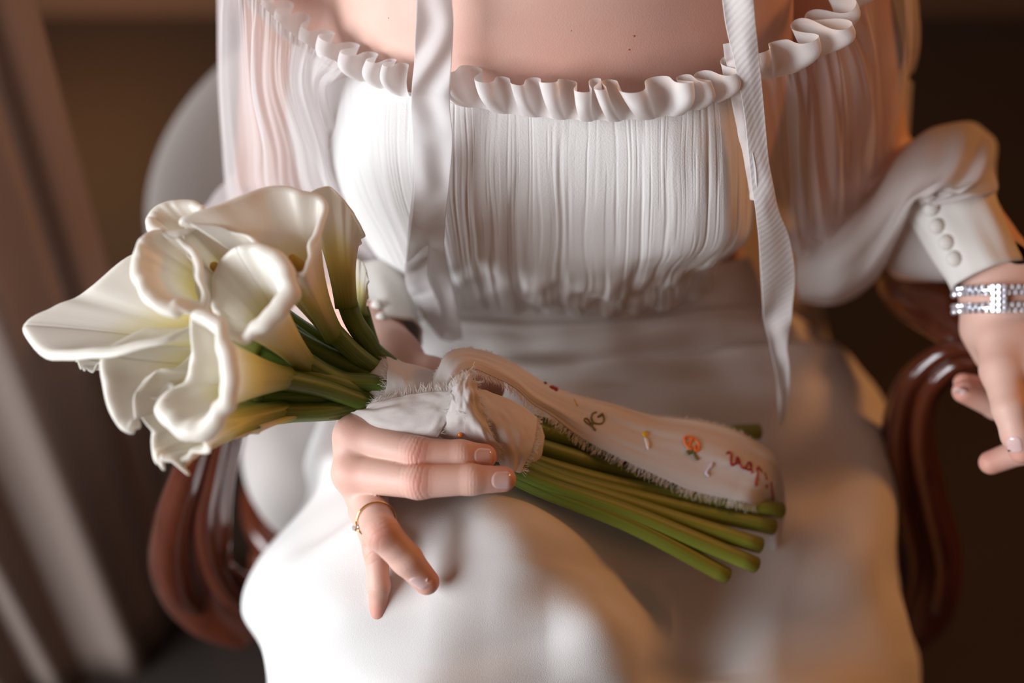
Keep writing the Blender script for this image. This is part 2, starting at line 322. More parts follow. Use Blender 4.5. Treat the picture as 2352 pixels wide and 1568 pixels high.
armset([(2235, 815, .135, .014), (2170, 835, .145, .016), (2105, 900, .165, .019), (2085, 1010, .195, .022), (2105, 1150, .23, .026), (2135, 1280, .265, .028), (2110, 1400, .29, .03), (2020, 1450, .31, .03)],
       [(2235, 795, .12, .006), (2160, 815, .13, .0075), (2085, 890, .15, .008), (2060, 1010, .18, .0085), (2070, 1150, .21, .0085), (2100, 1300, .245, .008), (2070, 1420, .27, .006)],
       [(2240, 830, .12, .0055), (2185, 845, .128, .007), (2128, 905, .145, .0075), (2112, 1010, .172, .008), (2135, 1150, .205, .009), (2165, 1290, .24, .009), (2150, 1400, .27, .007)],
       [(2260, 790, .135, .02), (2190, 740, .165, .026), (2120, 690, .22, .03), (2080, 640, .30, .028), (2060, 590, .40, .022)])
for lx, ly, sgn in ((-0.215, 0.10, 1), (0.28, 0.10, 1), (-0.2, 0.47, -1), (0.265, 0.47, -1)):
    sx = -1 if lx < 0 else 1
    tube('leg', [(lx, ly, 0.36), (lx + sx * .012, ly - sgn * .02, 0.27), (lx, ly - sgn * .005, 0.14), (lx + sx * .008, ly - sgn * .02, 0.02)], [.032, .03, .018, .02], M_WOOD, chair, 24, 12)

# ------------------------------------------------------------------ person: body as one skin surface from a distance field
person = empty('person', (0.03, 0.2, 0.0), 'seated person in a white gown holding the lily bouquet on the lap', 'person')
def cone(p, a, b, ra, rb):
    ab = b - a; t = np.clip(((p - a) @ ab) / (ab @ ab), 0, 1); return np.linalg.norm(p - a - t[:, None] * ab, axis=1) - (ra + (rb - ra) * t)
def smin(a, b, k):
    h = np.clip(0.5 + 0.5 * (b - a) / k, 0, 1); return b + (a - b) * h - k * h * (1 - h)
def chain(p, pts, k):
    d = None
    for (a, b) in zip(pts[:-1], pts[1:]):
        c = cone(p, P(*a[:3]), P(*b[:3]), a[3], b[3]); d = c if d is None else smin(d, c, k)
    return d
def hand_sdf(palm_bones, fingers, kp=0.012, kf=0.006, kx=0.0012):
    def f(p):
        pd = None
        for bn in palm_bones:
            c = chain(p, bn, 0.004); pd = c if pd is None else smin(pd, c, kp)
        out = pd
        for fg in fingers:
            c = smin(pd, chain(p, fg, 0.003), kf); out = smin(out, c, kx)
        return out
    return f
def ellip(p, c, r):
    q = (p - c) / r; k0 = np.linalg.norm(q, axis=1); k1 = np.linalg.norm(q / r, axis=1) + 1e-9; return k0 * (k0 - 1) / k1
def polygonise(f, lo, hi, h, blk=12):
    lo = np.array(lo); n = np.ceil((np.array(hi) - lo) / h / blk).astype(int); N = n * blk + 1
    V = np.zeros(N, np.float32); off = np.stack(np.meshgrid(*[np.arange(blk + 1)] * 3, indexing='ij'), -1).reshape(-1, 3)
    cs = np.stack(np.meshgrid(*[np.arange(k) for k in n], indexing='ij'), -1).reshape(-1, 3) * blk
    cv = f(lo + (cs + blk / 2) * h); lim = blk * h * 0.9 + 0.012
    for c, v in zip(cs, cv):
        sl = tuple(slice(c[i], c[i] + blk + 1) for i in range(3))
        if abs(v) > lim:
            V[sl] = np.where(V[sl] == 0, np.float32(v), V[sl]); continue
        V[sl] = f(lo + (off + c) * h).reshape((blk + 1,) * 3)
    ins = V < 0; c0 = np.zeros(tuple(N - 1), np.int8)
    for dx in (0, 1):
        for dy in (0, 1):
            for dz in (0, 1): c0 += ins[dx:N[0] - 1 + dx, dy:N[1] - 1 + dy, dz:N[2] - 1 + dz]
    act = (c0 > 0) & (c0 < 8); idx = -np.ones(tuple(N - 1), np.int64); cells = np.argwhere(act); idx[act] = np.arange(len(cells))
    pos = np.zeros((len(cells), 3)); cnt = np.zeros(len(cells))
    corners = [(a, b2, c2) for a in (0, 1) for b2 in (0, 1) for c2 in (0, 1)]
    for a in corners:
        for ax in range(3):
            if a[ax]: continue
            b2 = list(a); b2[ax] = 1
            va = V[tuple((cells + a).T)]; vb = V[tuple((cells + b2).T)]; m = (va < 0) != (vb < 0)
            t = va[m] / (va[m] - vb[m]); q = cells[m] + np.array(a, float); q[:, ax] += t; pos[m] += q; cnt[m] += 1
    pos = lo + pos / cnt[:, None] * h
    F = []
    for ax in range(3):
        u, v = [(1, 2), (2, 0), (0, 1)][ax]
        sa = [slice(None)] * 3; sb = [slice(None)] * 3; sa[ax] = slice(0, N[ax] - 1); sb[ax] = slice(1, N[ax])
        e = ins[tuple(sa)] != ins[tuple(sb)]; E = np.argwhere(e); ok = (E[:, u] > 0) & (E[:, v] > 0) & (E[:, u] < N[u] - 1) & (E[:, v] < N[v] - 1); E = E[ok]
        fl = ins[tuple(E.T)]
        def cell(du, dv):
            q = E.copy(); q[:, u] -= du; q[:, v] -= dv; return idx[tuple(q.T)]
        q = np.stack([cell(1, 1), cell(0, 1), cell(0, 0), cell(1, 0)], 1); q[~fl] = q[~fl][:, ::-1]; F.append(q)
    F = np.concatenate(F); F = F[(F >= 0).all(1)]
    for _ in range(3):
        e = 0.0006; d = f(pos); g = np.stack([f(pos + np.eye(3)[k] * e) - d for k in range(3)], 1) / e
        pos = pos - np.clip(d, -h, h)[:, None] * g / ((g ** 2).sum(1, keepdims=True) + 1e-6)
    return pos, F

# right hand (on the bouquet) : (px, py, depth, radius)
R_WR = (885, 835, .066)
R_IDX = [(815, 1000, -.008, .0118), (958, 1043, -.031, .0101), (1058, 1045, -.030, .0086), (1112, 1048, -.025, .0074)]
R_MID = [(812, 1085, -.014, .0120), (962, 1106, -.040, .0098), (1082, 1101, -.040, .0086), (1156, 1100, -.035, .0074)]
R_RNG = [(845, 1150, -.012, .0108), (876, 1222, -.050, .0100), (934, 1284, -.044, .0089), (980, 1336, -.037, .0074)]
R_PNK = [(842, 1172, .006, .0098), (864, 1262, -.026, .0074), (870, 1345, -.026, .0064), (869, 1404, -.022, .0054)]
R_THB = [(905, 860, .06, .015), (985, 862, .052, .0125), (1060, 868, .045, .0105), (1128, 892, .036, .0088)]
def mid(a, b, t, r, dz=0): return tuple(a[i] + (b[i] - a[i]) * t for i in range(2)) + (a[2] + (b[2] - a[2]) * t + dz, r)
R_PALM = []
for fg, off, r in ((R_IDX, (-6, -14), .0135), (R_MID, (-2, 0), .0135), (R_RNG, (2, 10), .0125), (R_PNK, (4, 20), .0115)):
    wr = (R_WR[0] + off[0], R_WR[1] + off[1] + 10, R_WR[2], .017)
    R_PALM.append([wr, mid(wr, fg[0], .55, r), fg[0]])
R_PALM.append([(740, 640, .155, .030), (830, 740, .115, .027), (885, 825, .07, .0215), (885, 850, .06, .019)])
R_PALM.append([(885, 840, .066, .018), (940, 868, .058, .015)])
R_F = hand_sdf(R_PALM, [R_IDX, R_MID, R_RNG, R_PNK, R_THB])
# left hand (over the chair arm)
L_IDX = [(2300, 850, .052, .0125), (2318, 940, .036, .0102), (2334, 1000, .033, .0090), (2346, 1036, .034, .0078)]
L_MID = [(2372, 850, .052, .0125), (2420, 960, .040, .0100), (2350, 1034, .056, .0088), (2276, 1062, .064, .0078)]
L_RNG = [(2432, 840, .062, .012), (2490, 940, .055, .0098), (2450, 1010, .075, .0085), (2390, 1030, .09, .0075)]
L_PNK = [(2480, 815, .078, .011), (2540, 890, .075, .0085), (2510, 950, .09, .0075), (2460, 970, .1, .0065)]
L_THB = [(2270, 780, .088, .0135), (2330, 900, .098, .0115), (2290, 930, .088, .0098), (2214, 899, .080, .0078)]
L_TH2 = [(2400, 880, .10, .011), (2330, 905, .108, .009), (2262, 893, .1, .0085), (2212, 878, .094, .0065)]
L_PALM = []
for fg, off in ((L_IDX, -34), (L_MID, 0), (L_RNG, 30), (L_PNK, 55)):
    wr = (2322 + off, 690, .082, .0155); L_PALM.append([wr, mid(wr, fg[0], .55, .0135), fg[0]])
L_PALM.append([(2285, 700, .082, .019), (2262, 755, .085, .0145), (2285, 810, .085, .013)])
L_PALM.append([(2165, 450, .15, .026), (2235, 560, .115, .024), (2290, 640, .09, .0235), (2300, 700, .082, .021)])
L_PALM.append([(2180, 450, .15, .024), (2240, 560, .115, .022), (2328, 648, .09, .0215), (2355, 700, .082, .020)])
L_F = hand_sdf(L_PALM, [L_IDX, L_MID, L_RNG, L_PNK, L_THB, L_TH2])
def torso_f(p):
    cx = 0.035
    d = ellip(p, np.array([cx, .215, .80]), np.array([.158, .103, .27]))
    d = smin(d, cone(p, np.array([cx - .14, .26, .985]), np.array([cx + .145, .26, .985]), .046, .046), 0.06)
    for sx in (-1, 1):
        d = smin(d, cone(p, np.array([cx + sx * .02, .150, .985]), np.array([cx + sx * .13, .20, 1.005]), .011, .011), 0.03)   # collarbones
        d = smin(d, ellip(p, np.array([cx + sx * .065, .165, .79]), np.array([.055, .045, .06])), 0.04)
    d = smin(d, cone(p, np.array([cx, .24, .98]), np.array([cx, .215, 1.10]), .055, .05), 0.04)
    d = smin(d, ellip(p, np.array([cx, .20, 1.21]), np.array([.073, .092, .112])), 0.03)
    d = smin(d, cone(p, np.array([cx, .155, 1.125]), np.array([cx, .14, 1.14]), .028, .03), 0.03)
    d = smin(d, cone(p, np.array([cx, .112, 1.215]), np.array([cx, .094, 1.18]), .008, .012), 0.012)
    d = smin(d, cone(p, np.array([cx - .014, .107, 1.152]), np.array([cx + .014, .107, 1.152]), .007, .007), 0.008)
    for sx in (-1, 1):
        d = smin(d, ellip(p, np.array([cx + sx * .074, .205, 1.195]), np.array([.008, .018, .03])), 0.006)
    for sh, el, wr in (((cx - .158, .285, .975), P(640, 520, .22), P(740, 640, .155)), ((cx + .15, .30, .975), P(1985, 420, .22), P(2185, 440, .16))):
        d = smin(d, cone(p, np.array(sh), el, .041, .036), 0.03); d = smin(d, cone(p, el, wr, .037, .031), 0.012)
    d = smin(d, ellip(p, np.array([cx, .27, .58]), np.array([.17, .13, .12])), 0.05)
    return d
def bbox_pts(lists, pad):
    q = np.array([P(*c[:3]) for l in lists for c in l]); return q.min(0) - pad, q.max(0) + pad
verts, faces, red, crease = [], [], [], []
base_n = 0
def add_part(pos, F, knuckles, tips):
    global base_n
    r = np.zeros(len(pos)); c = np.zeros(len(pos))
    for (kp, rad, wgt) in knuckles:
        d = np.linalg.norm(pos - kp, axis=1); r = np.maximum(r, wgt * np.exp(-(d / rad) ** 2))
    for (a, b2, rad, wgt) in tips:
        d = np.linalg.norm(pos - b2, axis=1); r = np.maximum(r, wgt * np.exp(-(d / rad) ** 2))
    verts.append(pos); faces.append(F + base_n); red.append(r); crease.append(c); base_n += len(pos)
    return c
def creases(pos, c, fingers):
    for fg in fingers:
        for j, w_, step, nrep in ((1, 1.0, .0021, 4), (2, 0.55, .0016, 2)):
            k = P(*fg[j][:3]); a = P(*fg[j - 1][:3]); b2 = P(*fg[j + 1][:3]); ax = (b2 - a) / np.linalg.norm(b2 - a)
            rel = pos - k; sx = rel @ ax; rad = np.linalg.norm(rel - sx[:, None] * ax, axis=1); rr = fg[j][3]
            near = np.exp(-(np.maximum(rad - rr, 0) / .002) ** 2) * (np.abs(sx) < .012)
            wob = 0.0004 * np.sin(rel @ np.array([380, 260, 420.0]) + j)
            for q in range(-nrep, nrep + 1):
                s0 = q * step; c[:] = c - w_ * near * np.exp(-((sx + wob - s0 * (1 + .12 * abs(q))) / .00042) ** 2) * math.exp(-(q / (nrep * .9)) ** 2)
lo, hi = bbox_pts(R_PALM + [R_IDX, R_MID, R_RNG, R_PNK, R_THB], .014)
pos, F = polygonise(R_F, lo, hi, 0.00095)
c = add_part(pos, F, [(P(*f_[1][:3]) - FWD * f_[1][3], .0085, .75) for f_ in (R_IDX, R_MID, R_RNG)] + [(P(*f_[0][:3]) - FWD * .01, .010, .4) for f_ in (R_IDX, R_MID)] + [(P(*R_PNK[1][:3]), .009, .5)],
             [(None, P(*f_[3][:3]), .012, .75) for f_ in (R_IDX, R_MID, R_RNG, R_PNK, R_THB)])
creases(pos, c, (R_IDX, R_MID, R_RNG, R_PNK))
lo, hi = bbox_pts(L_PALM + [L_IDX, L_MID, L_RNG, L_PNK, L_THB, L_TH2], .014)
pos, F = polygonise(L_F, lo, hi, 0.0016)
add_part(pos, F, [], [(None, P(*f_[3][:3]), .012, .8) for f_ in (L_IDX, L_MID, L_THB, L_TH2)])
pos, F = polygonise(torso_f, (-.30, .03, .48), (.42, .40, 1.34), 0.0055)
add_part(pos, F, [(P(1330, 215, -.0), .06, .35), (P(1500, 120, -.01), .05, .3)], [])
body = mesh('body', np.concatenate(verts), np.concatenate(faces), M_SKIN, person, True, {'redness': np.concatenate(red), 'crease': np.concatenate(crease)})
body_bvh = bvh_of(body)
def nail(cpx, cpy, tip, ddir, length, width, ax2d, tilt=(0, 0)):
    ax = RT * ax2d[0] - UP * ax2d[1] + FWD * (ax2d[2] if len(ax2d) > 2 else 0); ax /= np.linalg.norm(ax)
    nn = -FWD + RT * tilt[0] - UP * tilt[1]; nn = nn - ax * (nn @ ax); nn /= np.linalg.norm(nn); sd = np.cross(ax, nn)
    c0 = P(cpx, cpy, ddir); G = np.zeros((13, 11, 3)); ok = True
    for i, a in enumerate(np.linspace(-1, 1, 13)):
        wd = (1 - max(0, (-a - .35) / .65) ** 2.2 * .75) * (1 - max(0, (a - .55) / .45) ** 2.5 * .45)
        for j, b2 in enumerate(np.linspace(-1, 1, 11)):
            o = c0 + ax * a * length / 2 + sd * b2 * width / 2 * wd + nn * 0.012
            h = body_bvh.ray_cast(Vector(o), Vector(-nn), .03)
            edge = min(1, (1 - abs(b2)) / .25) * min(1, (1 - abs(a)) / .15)
            G[i, j] = (np.array(h[0]) if h[0] else o - nn * .014) + nn * (.00055 * edge - .0001)
    o = gmesh('fingernail', G, M_NAIL, body); return o
nail(1110, 1047, None, -.033, .0105, .0098, (1, .06), (0.1, -.15))
nail(1152, 1103, None, -.044, .0115, .0105, (1, .02), (0.05, -.05))
nail(962, 1338, None, -.046, .0105, .0078, (.62, .78), (-.75, .6))
nail(852, 1395, None, -.02, .0095, .0055, (0.02, 1), (-2.2, .1))
nail(2332, 1022, None, .024, .011, .0095, (.2, 1), (-.25, .15))
nail(2205, 905, None, .07, .009, .006, (-.9, -.3), (0, 1.5))
# face and hair, above the frame
hv = []
for i, th in enumerate(np.linspace(0.02, 2.2, 18)):
    for ph in np.linspace(0, 2 * math.pi, 32, endpoint=False):
        front = max(0, -math.sin(ph)); lim = min(th, 2.2 - 1.25 * front ** 1.5)
        hv.append((0.035 + .080 * math.sin(lim) * math.cos(ph), .208 + .10 * math.sin(lim) * math.sin(ph), 1.222 + .116 * math.cos(lim)))
M_HAIR = plain('brown_hair', (0.09, 0.045, 0.022), 0.45, 0, (300, .6, .002, (8, 8, 1)))
mesh('hair', hv, grid_faces(18, 32, True), M_HAIR, person)
for sx in (-1, 1): tube('eye', [(0.035 + sx * .031 - .011, .117, 1.205), (0.035 + sx * .031, .1125, 1.205), (0.035 + sx * .031 + .011, .118, 1.205)], [.0015, .005, .0015], plain('eye_white', (.7, .68, .66), .2), body, 10, 10)
M_MOLE = plain('freckle', (0.42, 0.16, 0.11), 0.6)
for mx_, my_, r_ in ((1455, 82, .0008), (1444, 113, .0008), (1312, 70, .0005), (893, 41, .0005)):
    h = cam_hit(body_bvh, mx_, my_, -.0002)
    if h is not None: tube('freckle', [h - RT * r_ * .5, h + RT * r_ * .5], [r_, r_], M_MOLE, body, 4, 8, 0.5, FWD)

# ------------------------------------------------------------------ skirt
SK = [
 [(950,600,.27),(965,605,.21),(1050,615,.175),(1150,625,.165),(1250,630,.16),(1350,630,.16),(1450,627,.16),(1560,620,.17),(1680,600,.20),(1720,590,.27)],
 [(870,740,.29),(890,735,.22),(1010,728,.172),(1120,735,.158),(1250,740,.152),(1380,738,.152),(1500,725,.157),(1620,705,.172),(1740,700,.215),(1790,700,.29)],
 [(790,850,.29),(820,845,.21),(970,825,.158),(1100,822,.143),(1250,820,.138),(1400,815,.138),(1560,800,.146),(1700,790,.165),(1855,775,.205),(1890,765,.30)],
 [(735,965,.27),(762,950,.18),(900,930,.135),(1050,915,.125),(1250,905,.12),(1430,900,.12),(1600,890,.128),(1780,880,.15),(1950,865,.21),(1990,860,.32)],
 [(700,1060,.25),(742,1040,.14),(860,1040,.085),(1000,1045,.065),(1200,1050,.075),(1420,1040,.092),(1620,1020,.105),(1830,1000,.135),(2015,980,.20),(2050,980,.32)],
 [(700,1150,.22),(742,1130,.09),(840,1135,.03),(980,1128,.004),(1200,1143,.006),(1420,1180,.058),(1620,1150,.112),(1830,1130,.140),(2030,1110,.18),(2060,1110,.30)],
 [(590,1290,.18),(610,1278,.08),(705,1255,.014),(950,1240,-.014),(1180,1230,-.028),(1400,1290,.030),(1620,1290,.088),(1840,1270,.112),(2030,1260,.15),(2060,1260,.29)],
 [(555,1400,.15),(570,1392,.055),(685,1390,-.006),(950,1380,-.026),(1180,1350,-.032),(1370,1352,.004),(1570,1430,.072),(1800,1410,.080),(2045,1400,.13),(2080,1400,.27)],
 [(605,1500,.14),(610,1490,.06),(715,1510,-.006),(950,1520,-.028),(1180,1490,-.024),(1370,1450,-.008),(1580,1530,.050),(1800,1530,.055),(2075,1520,.12),(2110,1520,.26)],
 [(620,1640,.15),(640,1630,.08),(800,1640,.0),(960,1650,-.028),(1180,1640,-.012),(1380,1600,.0),(1590,1640,.035),(1800,1650,.038),(2090,1640,.12),(2120,1640,.26)],
 [(640,1840,.17),(665,1830,.10),(820,1850,.03),(970,1860,.008),(1180,1850,.016),(1380,1820,.02),(1590,1850,.04),(1800,1860,.05),(2100,1840,.13),(2130,1840,.27)],
]
W = [PP(r) for r in SK]; last = W[-1]
for k, z in enumerate((.42, .22, .015)):
    r = last.copy(); sc = 1 + .05 * (k + 1); r[:, 0] = .03 + (r[:, 0] - .03) * sc; r[:, 1] -= .010 * (k + 1); r[:, 2] = z * (1 + 0 * r[:, 2]) + (0.03 * (2 - k) * np.sin(np.arange(10))) * (z > .1); W.append(r)
nr, nc = 240, 260; G = surf(W, nr, nc, True); nn = toward_cam(G, normals(G))
v, u = np.meshgrid(np.linspace(0, len(W) - 1, nr), np.linspace(0, 9, nc), indexing='ij')
g = lambda x, m, s_: np.exp(-((x - m) / s_) ** 2)
fold = .0085 * np.sin((v * 2.6 + .25 * np.sin(u * .9) - .08 * (u - 5) ** 2 * .6) * 2.4) * g(v, 2.1, .95) * g(u, 6.0, 2.4)
fold += .004 * np.sin(u * 3.2 - v * 1.2) * g(v, 4.3, 1.2) * g(u, 7.2, 1.2)
fold += .010 * np.sin(u * 4.1 + v * .35 + .4 * np.sin(v)) * np.clip((v - 8.0) / 3, 0, 1) * g(u, 6.5, 3.5)
fold += .0022 * noise2(u * 1.6, v * 1.4, 5) * np.clip(u - .7, 0, 1)
fold -= .012 * g(u + .55 * (v - 8), 6.0, .33) * g(v, 8.1, 1.0)
fold += .004 * g(u, 5.1, .6) * g(v - .25 * (u - 5), 7.9, 1.0) - .003 * g(u, 4.35, .4) * g(v, 8.0, .9)
fold += .003 * g(v, 1.12, .10) * np.clip(u - 1, 0, 1)
skirt = gmesh('skirt', G + nn * fold[..., None], M_DRESS, person)
skirt['label'] = 'smooth ivory crepe skirt draped over crossed knees'

# ------------------------------------------------------------------ bodice with gathers
BD = [
 [(640,60,.10),(700,112,.055),(800,157,.022),(940,214,.004),(1080,234,-.003),(1230,256,-.005),(1400,262,-.003),(1560,246,.0),(1680,207,.015),(1738,170,.06)],
 [(650,280,.13),(690,300,.07),(800,320,.024),(940,335,.003),(1080,345,-.002),(1230,350,.0),(1400,352,.0),(1560,345,.0),(1690,330,.018),(1738,320,.07)],
 [(690,420,.15),(740,430,.09),(830,440,.038),(950,455,.018),(1080,465,.013),(1230,470,.018),(1400,470,.018),(1560,465,.013),(1692,455,.028),(1735,440,.085)],
 [(770,540,.17),(810,550,.12),(890,560,.07),(980,570,.052),(1090,575,.045),(1230,585,.053),(1400,585,.053),(1550,575,.043),(1685,550,.053),(1722,540,.10)],
 [(840,640,.20),(870,645,.155),(930,645,.115),(1000,645,.10),(1100,632,.086),(1230,655,.092),(1400,655,.092),(1520,625,.083),(1640,600,.09),(1685,580,.14)],
 [(860,690,.23),(900,690,.185),(960,690,.15),(1030,685,.14),(1110,680,.128),(1230,700,.13),(1390,702,.13),(1500,675,.128),(1600,635,.135),(1645,610,.18)],
 [(870,730,.25),(910,725,.20),(980,725,.178),(1040,722,.168),(1120,725,.16),(1250,732,.155),(1390,732,.155),(1490,715,.16),(1600,690,.175),(1660,660,.21)],
]
TW = lambda rows: [[(q[0], q[1], q[2] + .026 * (1310 - q[0]) / 1000) + tuple(q[3:]) for q in r] for r in rows]
BD = TW(BD)
nr, nc = 150, 900; G = surf(BD, nr, nc); nn = toward_cam(G, normals(G))
v, u = np.meshgrid(np.linspace(0, 6, nr), np.linspace(0, 9, nc), indexing='ij')
wu = u + .022 * noise2(u * 2.3, v * .8, 2)
val = lambda x, sd, wd: -np.exp(-(noise1(x, sd, 1) / wd) ** 2)
msk = lambda sd, fu, fv: np.clip(.5 + .8 * noise2(u * fu, v * fv + 3, sd), 0, 1)
c1 = val(wu * 4.2, 41, .22) * msk(51, 5, .8); c2 = val(wu * 9, 42, .25) * msk(52, 9, 1.0); c3 = val(wu * 19, 43, .3) * msk(53, 14, 1.2); soft = noise1(wu * 3.2, 44, 2)
low = np.clip((v - 3.2) / 1.6, 0, 1); mid_ = np.clip(v / 2.0, .3, 1)
fold = .00030 * c3 + mid_ * (.0013 * c1 + .0008 * c2 + .0005 * soft) + low * (.0034 * val(wu * 3.4, 46, .35) + .0014 * c2 + .002 * noise2(u * 3, v * 2.2, 33))
fold *= (.5 + .5 * np.clip((u - 2.4) / 1.0, 0, 1)) * np.clip((9 - u) / .6, 0, 1) * np.clip(v / .12, 0.4, 1)
bod = gmesh('bodice', G + nn * fold[..., None], M_BODICE, person); bod['label'] = 'ivory bodice gathered into fine vertical pleats'
tube('neckline_piping', PP(TW([[(800,157,.020),(940,216,.002),(1080,237,-.005),(1230,259,-.007),(1400,265,-.005),(1560,249,-.002),(1682,208,.013)]])[0]), [.0012] * 7, M_BODICE, bod, 60, 8)

# ruffle: one strip folded to and fro along the neckline
def ruffle(path, nf, hgt, amp, seed, name='neckline_ruffle'):
    path = TW([path])[0]; pts = PP(path); n = nf * 44; c = cr(pts, n); T, _, _ = frames(c); rg = np.random.default_rng(seed)
    s = np.linspace(0, nf * 2 * math.pi, n); jit = noise1(s / 9.0, seed, 1) * .7; ph = s + jit
    amp_k = np.clip(1 + .22 * noise1(s / 6.5, seed + 1, 1), .5, 1.5); hk = 1 + .09 * noise1(s / 3.0, seed + 2, 1); lean = .25 * noise1(s / 9.0, seed + 3, 1)
    step = np.linalg.norm(np.diff(c, axis=0), axis=1).sum() / nf
    up = UP * .85 - FWD * .45; rows = []
    for k in np.linspace(0, 1, 12):
        out = np.cross(T, up); out /= np.linalg.norm(out, axis=1, keepdims=True); out = np.where((out @ FWD)[:, None] > 0, -out, out)
        a = amp * (.16 + .84 * math.sin(min(1, k * 1.25) * math.pi / 2)) * amp_k
        m = -step * .125 * (.3 + .7 * k) * amp_k
        bulge = math.sin(k * math.pi) * .0045
        rows.append(c + T * (m * np.sin(2 * ph))[:, None] + out * (a * np.sin(ph) + bulge + .003)[:, None] + up[None] * (hgt * k * hk - .0035)[:, None] + T * (lean * hgt * k)[:, None])
    return gmesh(name, np.array(rows), M_RUFFLE, person)
rf = ruffle([(560,-40,.055),(592,5,.045),(650,62,.038),(720,110,.032),(800,156,.018),(870,185,.008),(945,213,-.002)], 10, .0195, .0085, 21)
rf['label'] = 'gathered white ruffle on the sunlit shoulder side of the neckline'
rf2 = ruffle([(1040,222,-.010),(1170,246,-.012),(1290,258,-.012),(1400,262,-.012),(1520,254,-.011),(1610,232,-.004),(1668,205,.004)], 10, .0225, .0100, 5)
rf2['label'] = 'white ruffle of folded loops across the chest'
rf3 = ruffle([(1740,165,.018),(1800,160,.018),(1850,130,.022),(1885,95,.03),(1905,50,.038),(1950,5,.048),(1990,-50,.06)], 5, .0195, .012, 33)
rf3['label'] = 'white ruffle running up to the shaded shoulder'

# sleeves
SL = [
 [(500,-90,.16),(503,-80,.07),(535,-55,.02),(590,0,.015),(650,62,.02),(720,112,.024),(800,157,.016),(820,165,.07)],
 [(505,170,.18),(502,170,.085),(540,180,.036),(590,190,.022),(650,195,.022),(700,200,.027),(748,205,.034),(765,215,.10)],
 [(515,330,.20),(512,330,.11),(550,330,.062),(620,330,.042),(690,330,.042),(735,330,.05),(780,330,.062),(800,330,.13)],
 [(528,450,.23),(524,450,.14),(565,450,.105),(640,450,.085),(720,450,.078),(785,450,.078),(835,450,.09),(855,450,.16)],
 [(545,590,.25),(565,580,.18),(640,570,.14),(740,570,.115),(820,560,.108),(885,560,.108),(930,570,.125),(950,570,.19)],
 [(640,700,.26),(665,690,.20),(740,660,.16),(810,630,.135),(870,625,.125),(930,640,.13),(985,690,.15),(1000,700,.22)],
 [(720,740,.27),(740,730,.22),(780,700,.19),(830,665,.165),(880,655,.15),(920,675,.15),(960,720,.17),(970,740,.23)],
]
nr, nc = 120, 260; G = surf(SL, nr, nc); nn = toward_cam(G, normals(G)); v, u = np.meshgrid(np.linspace(0, 6, nr), np.linspace(0, 7, nc), indexing='ij')
fold = (.0042 * np.sin(u * 4.1 + .5 * v + 1.2 * noise1(u * 1.5, 3)) + .0009 * np.sin(u * 8.5 - .6 * v + noise1(u * 3, 5))) * np.clip(u - .9, 0, 1) * np.clip(v / .4, .35, 1) * np.clip(1.25 - v / 7, .3, 1)
fold += .0010 * np.sin(u * 23 + 2 * noise1(u * 5, 6)) * np.exp(-v / .35)
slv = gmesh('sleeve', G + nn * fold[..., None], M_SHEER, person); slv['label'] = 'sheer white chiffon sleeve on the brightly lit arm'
SR = [
 [(1735,150,.07),(1750,163,.035),(1800,160,.03),(1860,130,.030),(1905,90,.032),(1935,30,.028),(2005,-70,.03),(2085,-90,.09),(2085,-90,.22)],
 [(1738,260,.09),(1758,255,.05),(1812,250,.042),(1870,225,.040),(1920,190,.040),(1972,145,.042),(2040,110,.06),(2097,100,.12),(2093,100,.23)],
 [(1742,380,.12),(1767,380,.075),(1820,370,.062),(1872,350,.058),(1930,320,.064),(1990,280,.08),(2045,235,.11),(2075,205,.16),(2080,205,.24)],
 [(1748,500,.15),(1777,500,.105),(1830,490,.09),(1880,470,.085),(1935,430,.092),(1985,385,.11),(2030,330,.14),(2065,290,.18),(2075,290,.26)],
 [(1765,620,.21),(1795,610,.16),(1840,580,.14),(1885,545,.135),(1935,500,.14),(1980,450,.16),(2030,390,.18),(2070,350,.20),(2080,350,.27)],
]
nr, nc = 100, 240; G = surf(SR, nr, nc); nn = toward_cam(G, normals(G)); v, u = np.meshgrid(np.linspace(0, 4, nr), np.linspace(0, 8, nc), indexing='ij')
fold = (.0038 * np.sin(u * 5.0 + .7 * v + noise1(u * 2, 13)) + .0022 * np.sin(u * 9.5 - .8 * v)) * np.clip(u - .6, 0, 1) * np.clip(v / .4, .3, 1)
fold += .0010 * np.sin(u * 24 + 2 * noise1(u * 5, 7)) * np.exp(-v / .35)
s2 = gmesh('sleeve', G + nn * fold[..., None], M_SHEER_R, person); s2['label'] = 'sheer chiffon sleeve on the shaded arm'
SF = [
 [(1800,540,.25),(1815,560,.19),(1825,600,.165),(1830,640,.165),(1835,685,.185),(1830,690,.25)],
 [(1895,480,.22),(1905,500,.155),(1920,560,.125),(1925,620,.125),(1918,688,.15),(1912,695,.22)],
 [(1985,425,.21),(1995,442,.14),(2000,500,.108),(2002,560,.105),(1995,635,.125),(1988,652,.21)],
 [(2060,340,.20),(2070,355,.13),(2075,410,.09),(2068,465,.084),(2052,530,.095),(2042,578,.16)],
 [(2150,290,.19),(2155,302,.12),(2160,360,.078),(2140,420,.066),(2105,455,.075),(2088,475,.12)],
 [(2240,286,.19),(2240,296,.12),(2235,350,.078),(2205,420,.062),(2165,442,.064),(2112,465,.08)],
 [(2286,330,.21),(2283,335,.13),(2277,370,.084),(2252,425,.066),(2210,440,.062),(2135,460,.07)],
 [(2288,430,.21),(2288,430,.13),(2283,440,.09),(2268,447,.074),(2232,448,.064),(2155,458,.07)],
]
nr, nc = 110, 90; G = surf(SF, nr, nc); nn = toward_cam(G, normals(G)); v, u = np.meshgrid(np.linspace(0, 7, nr), np.linspace(0, 5, nc), indexing='ij')
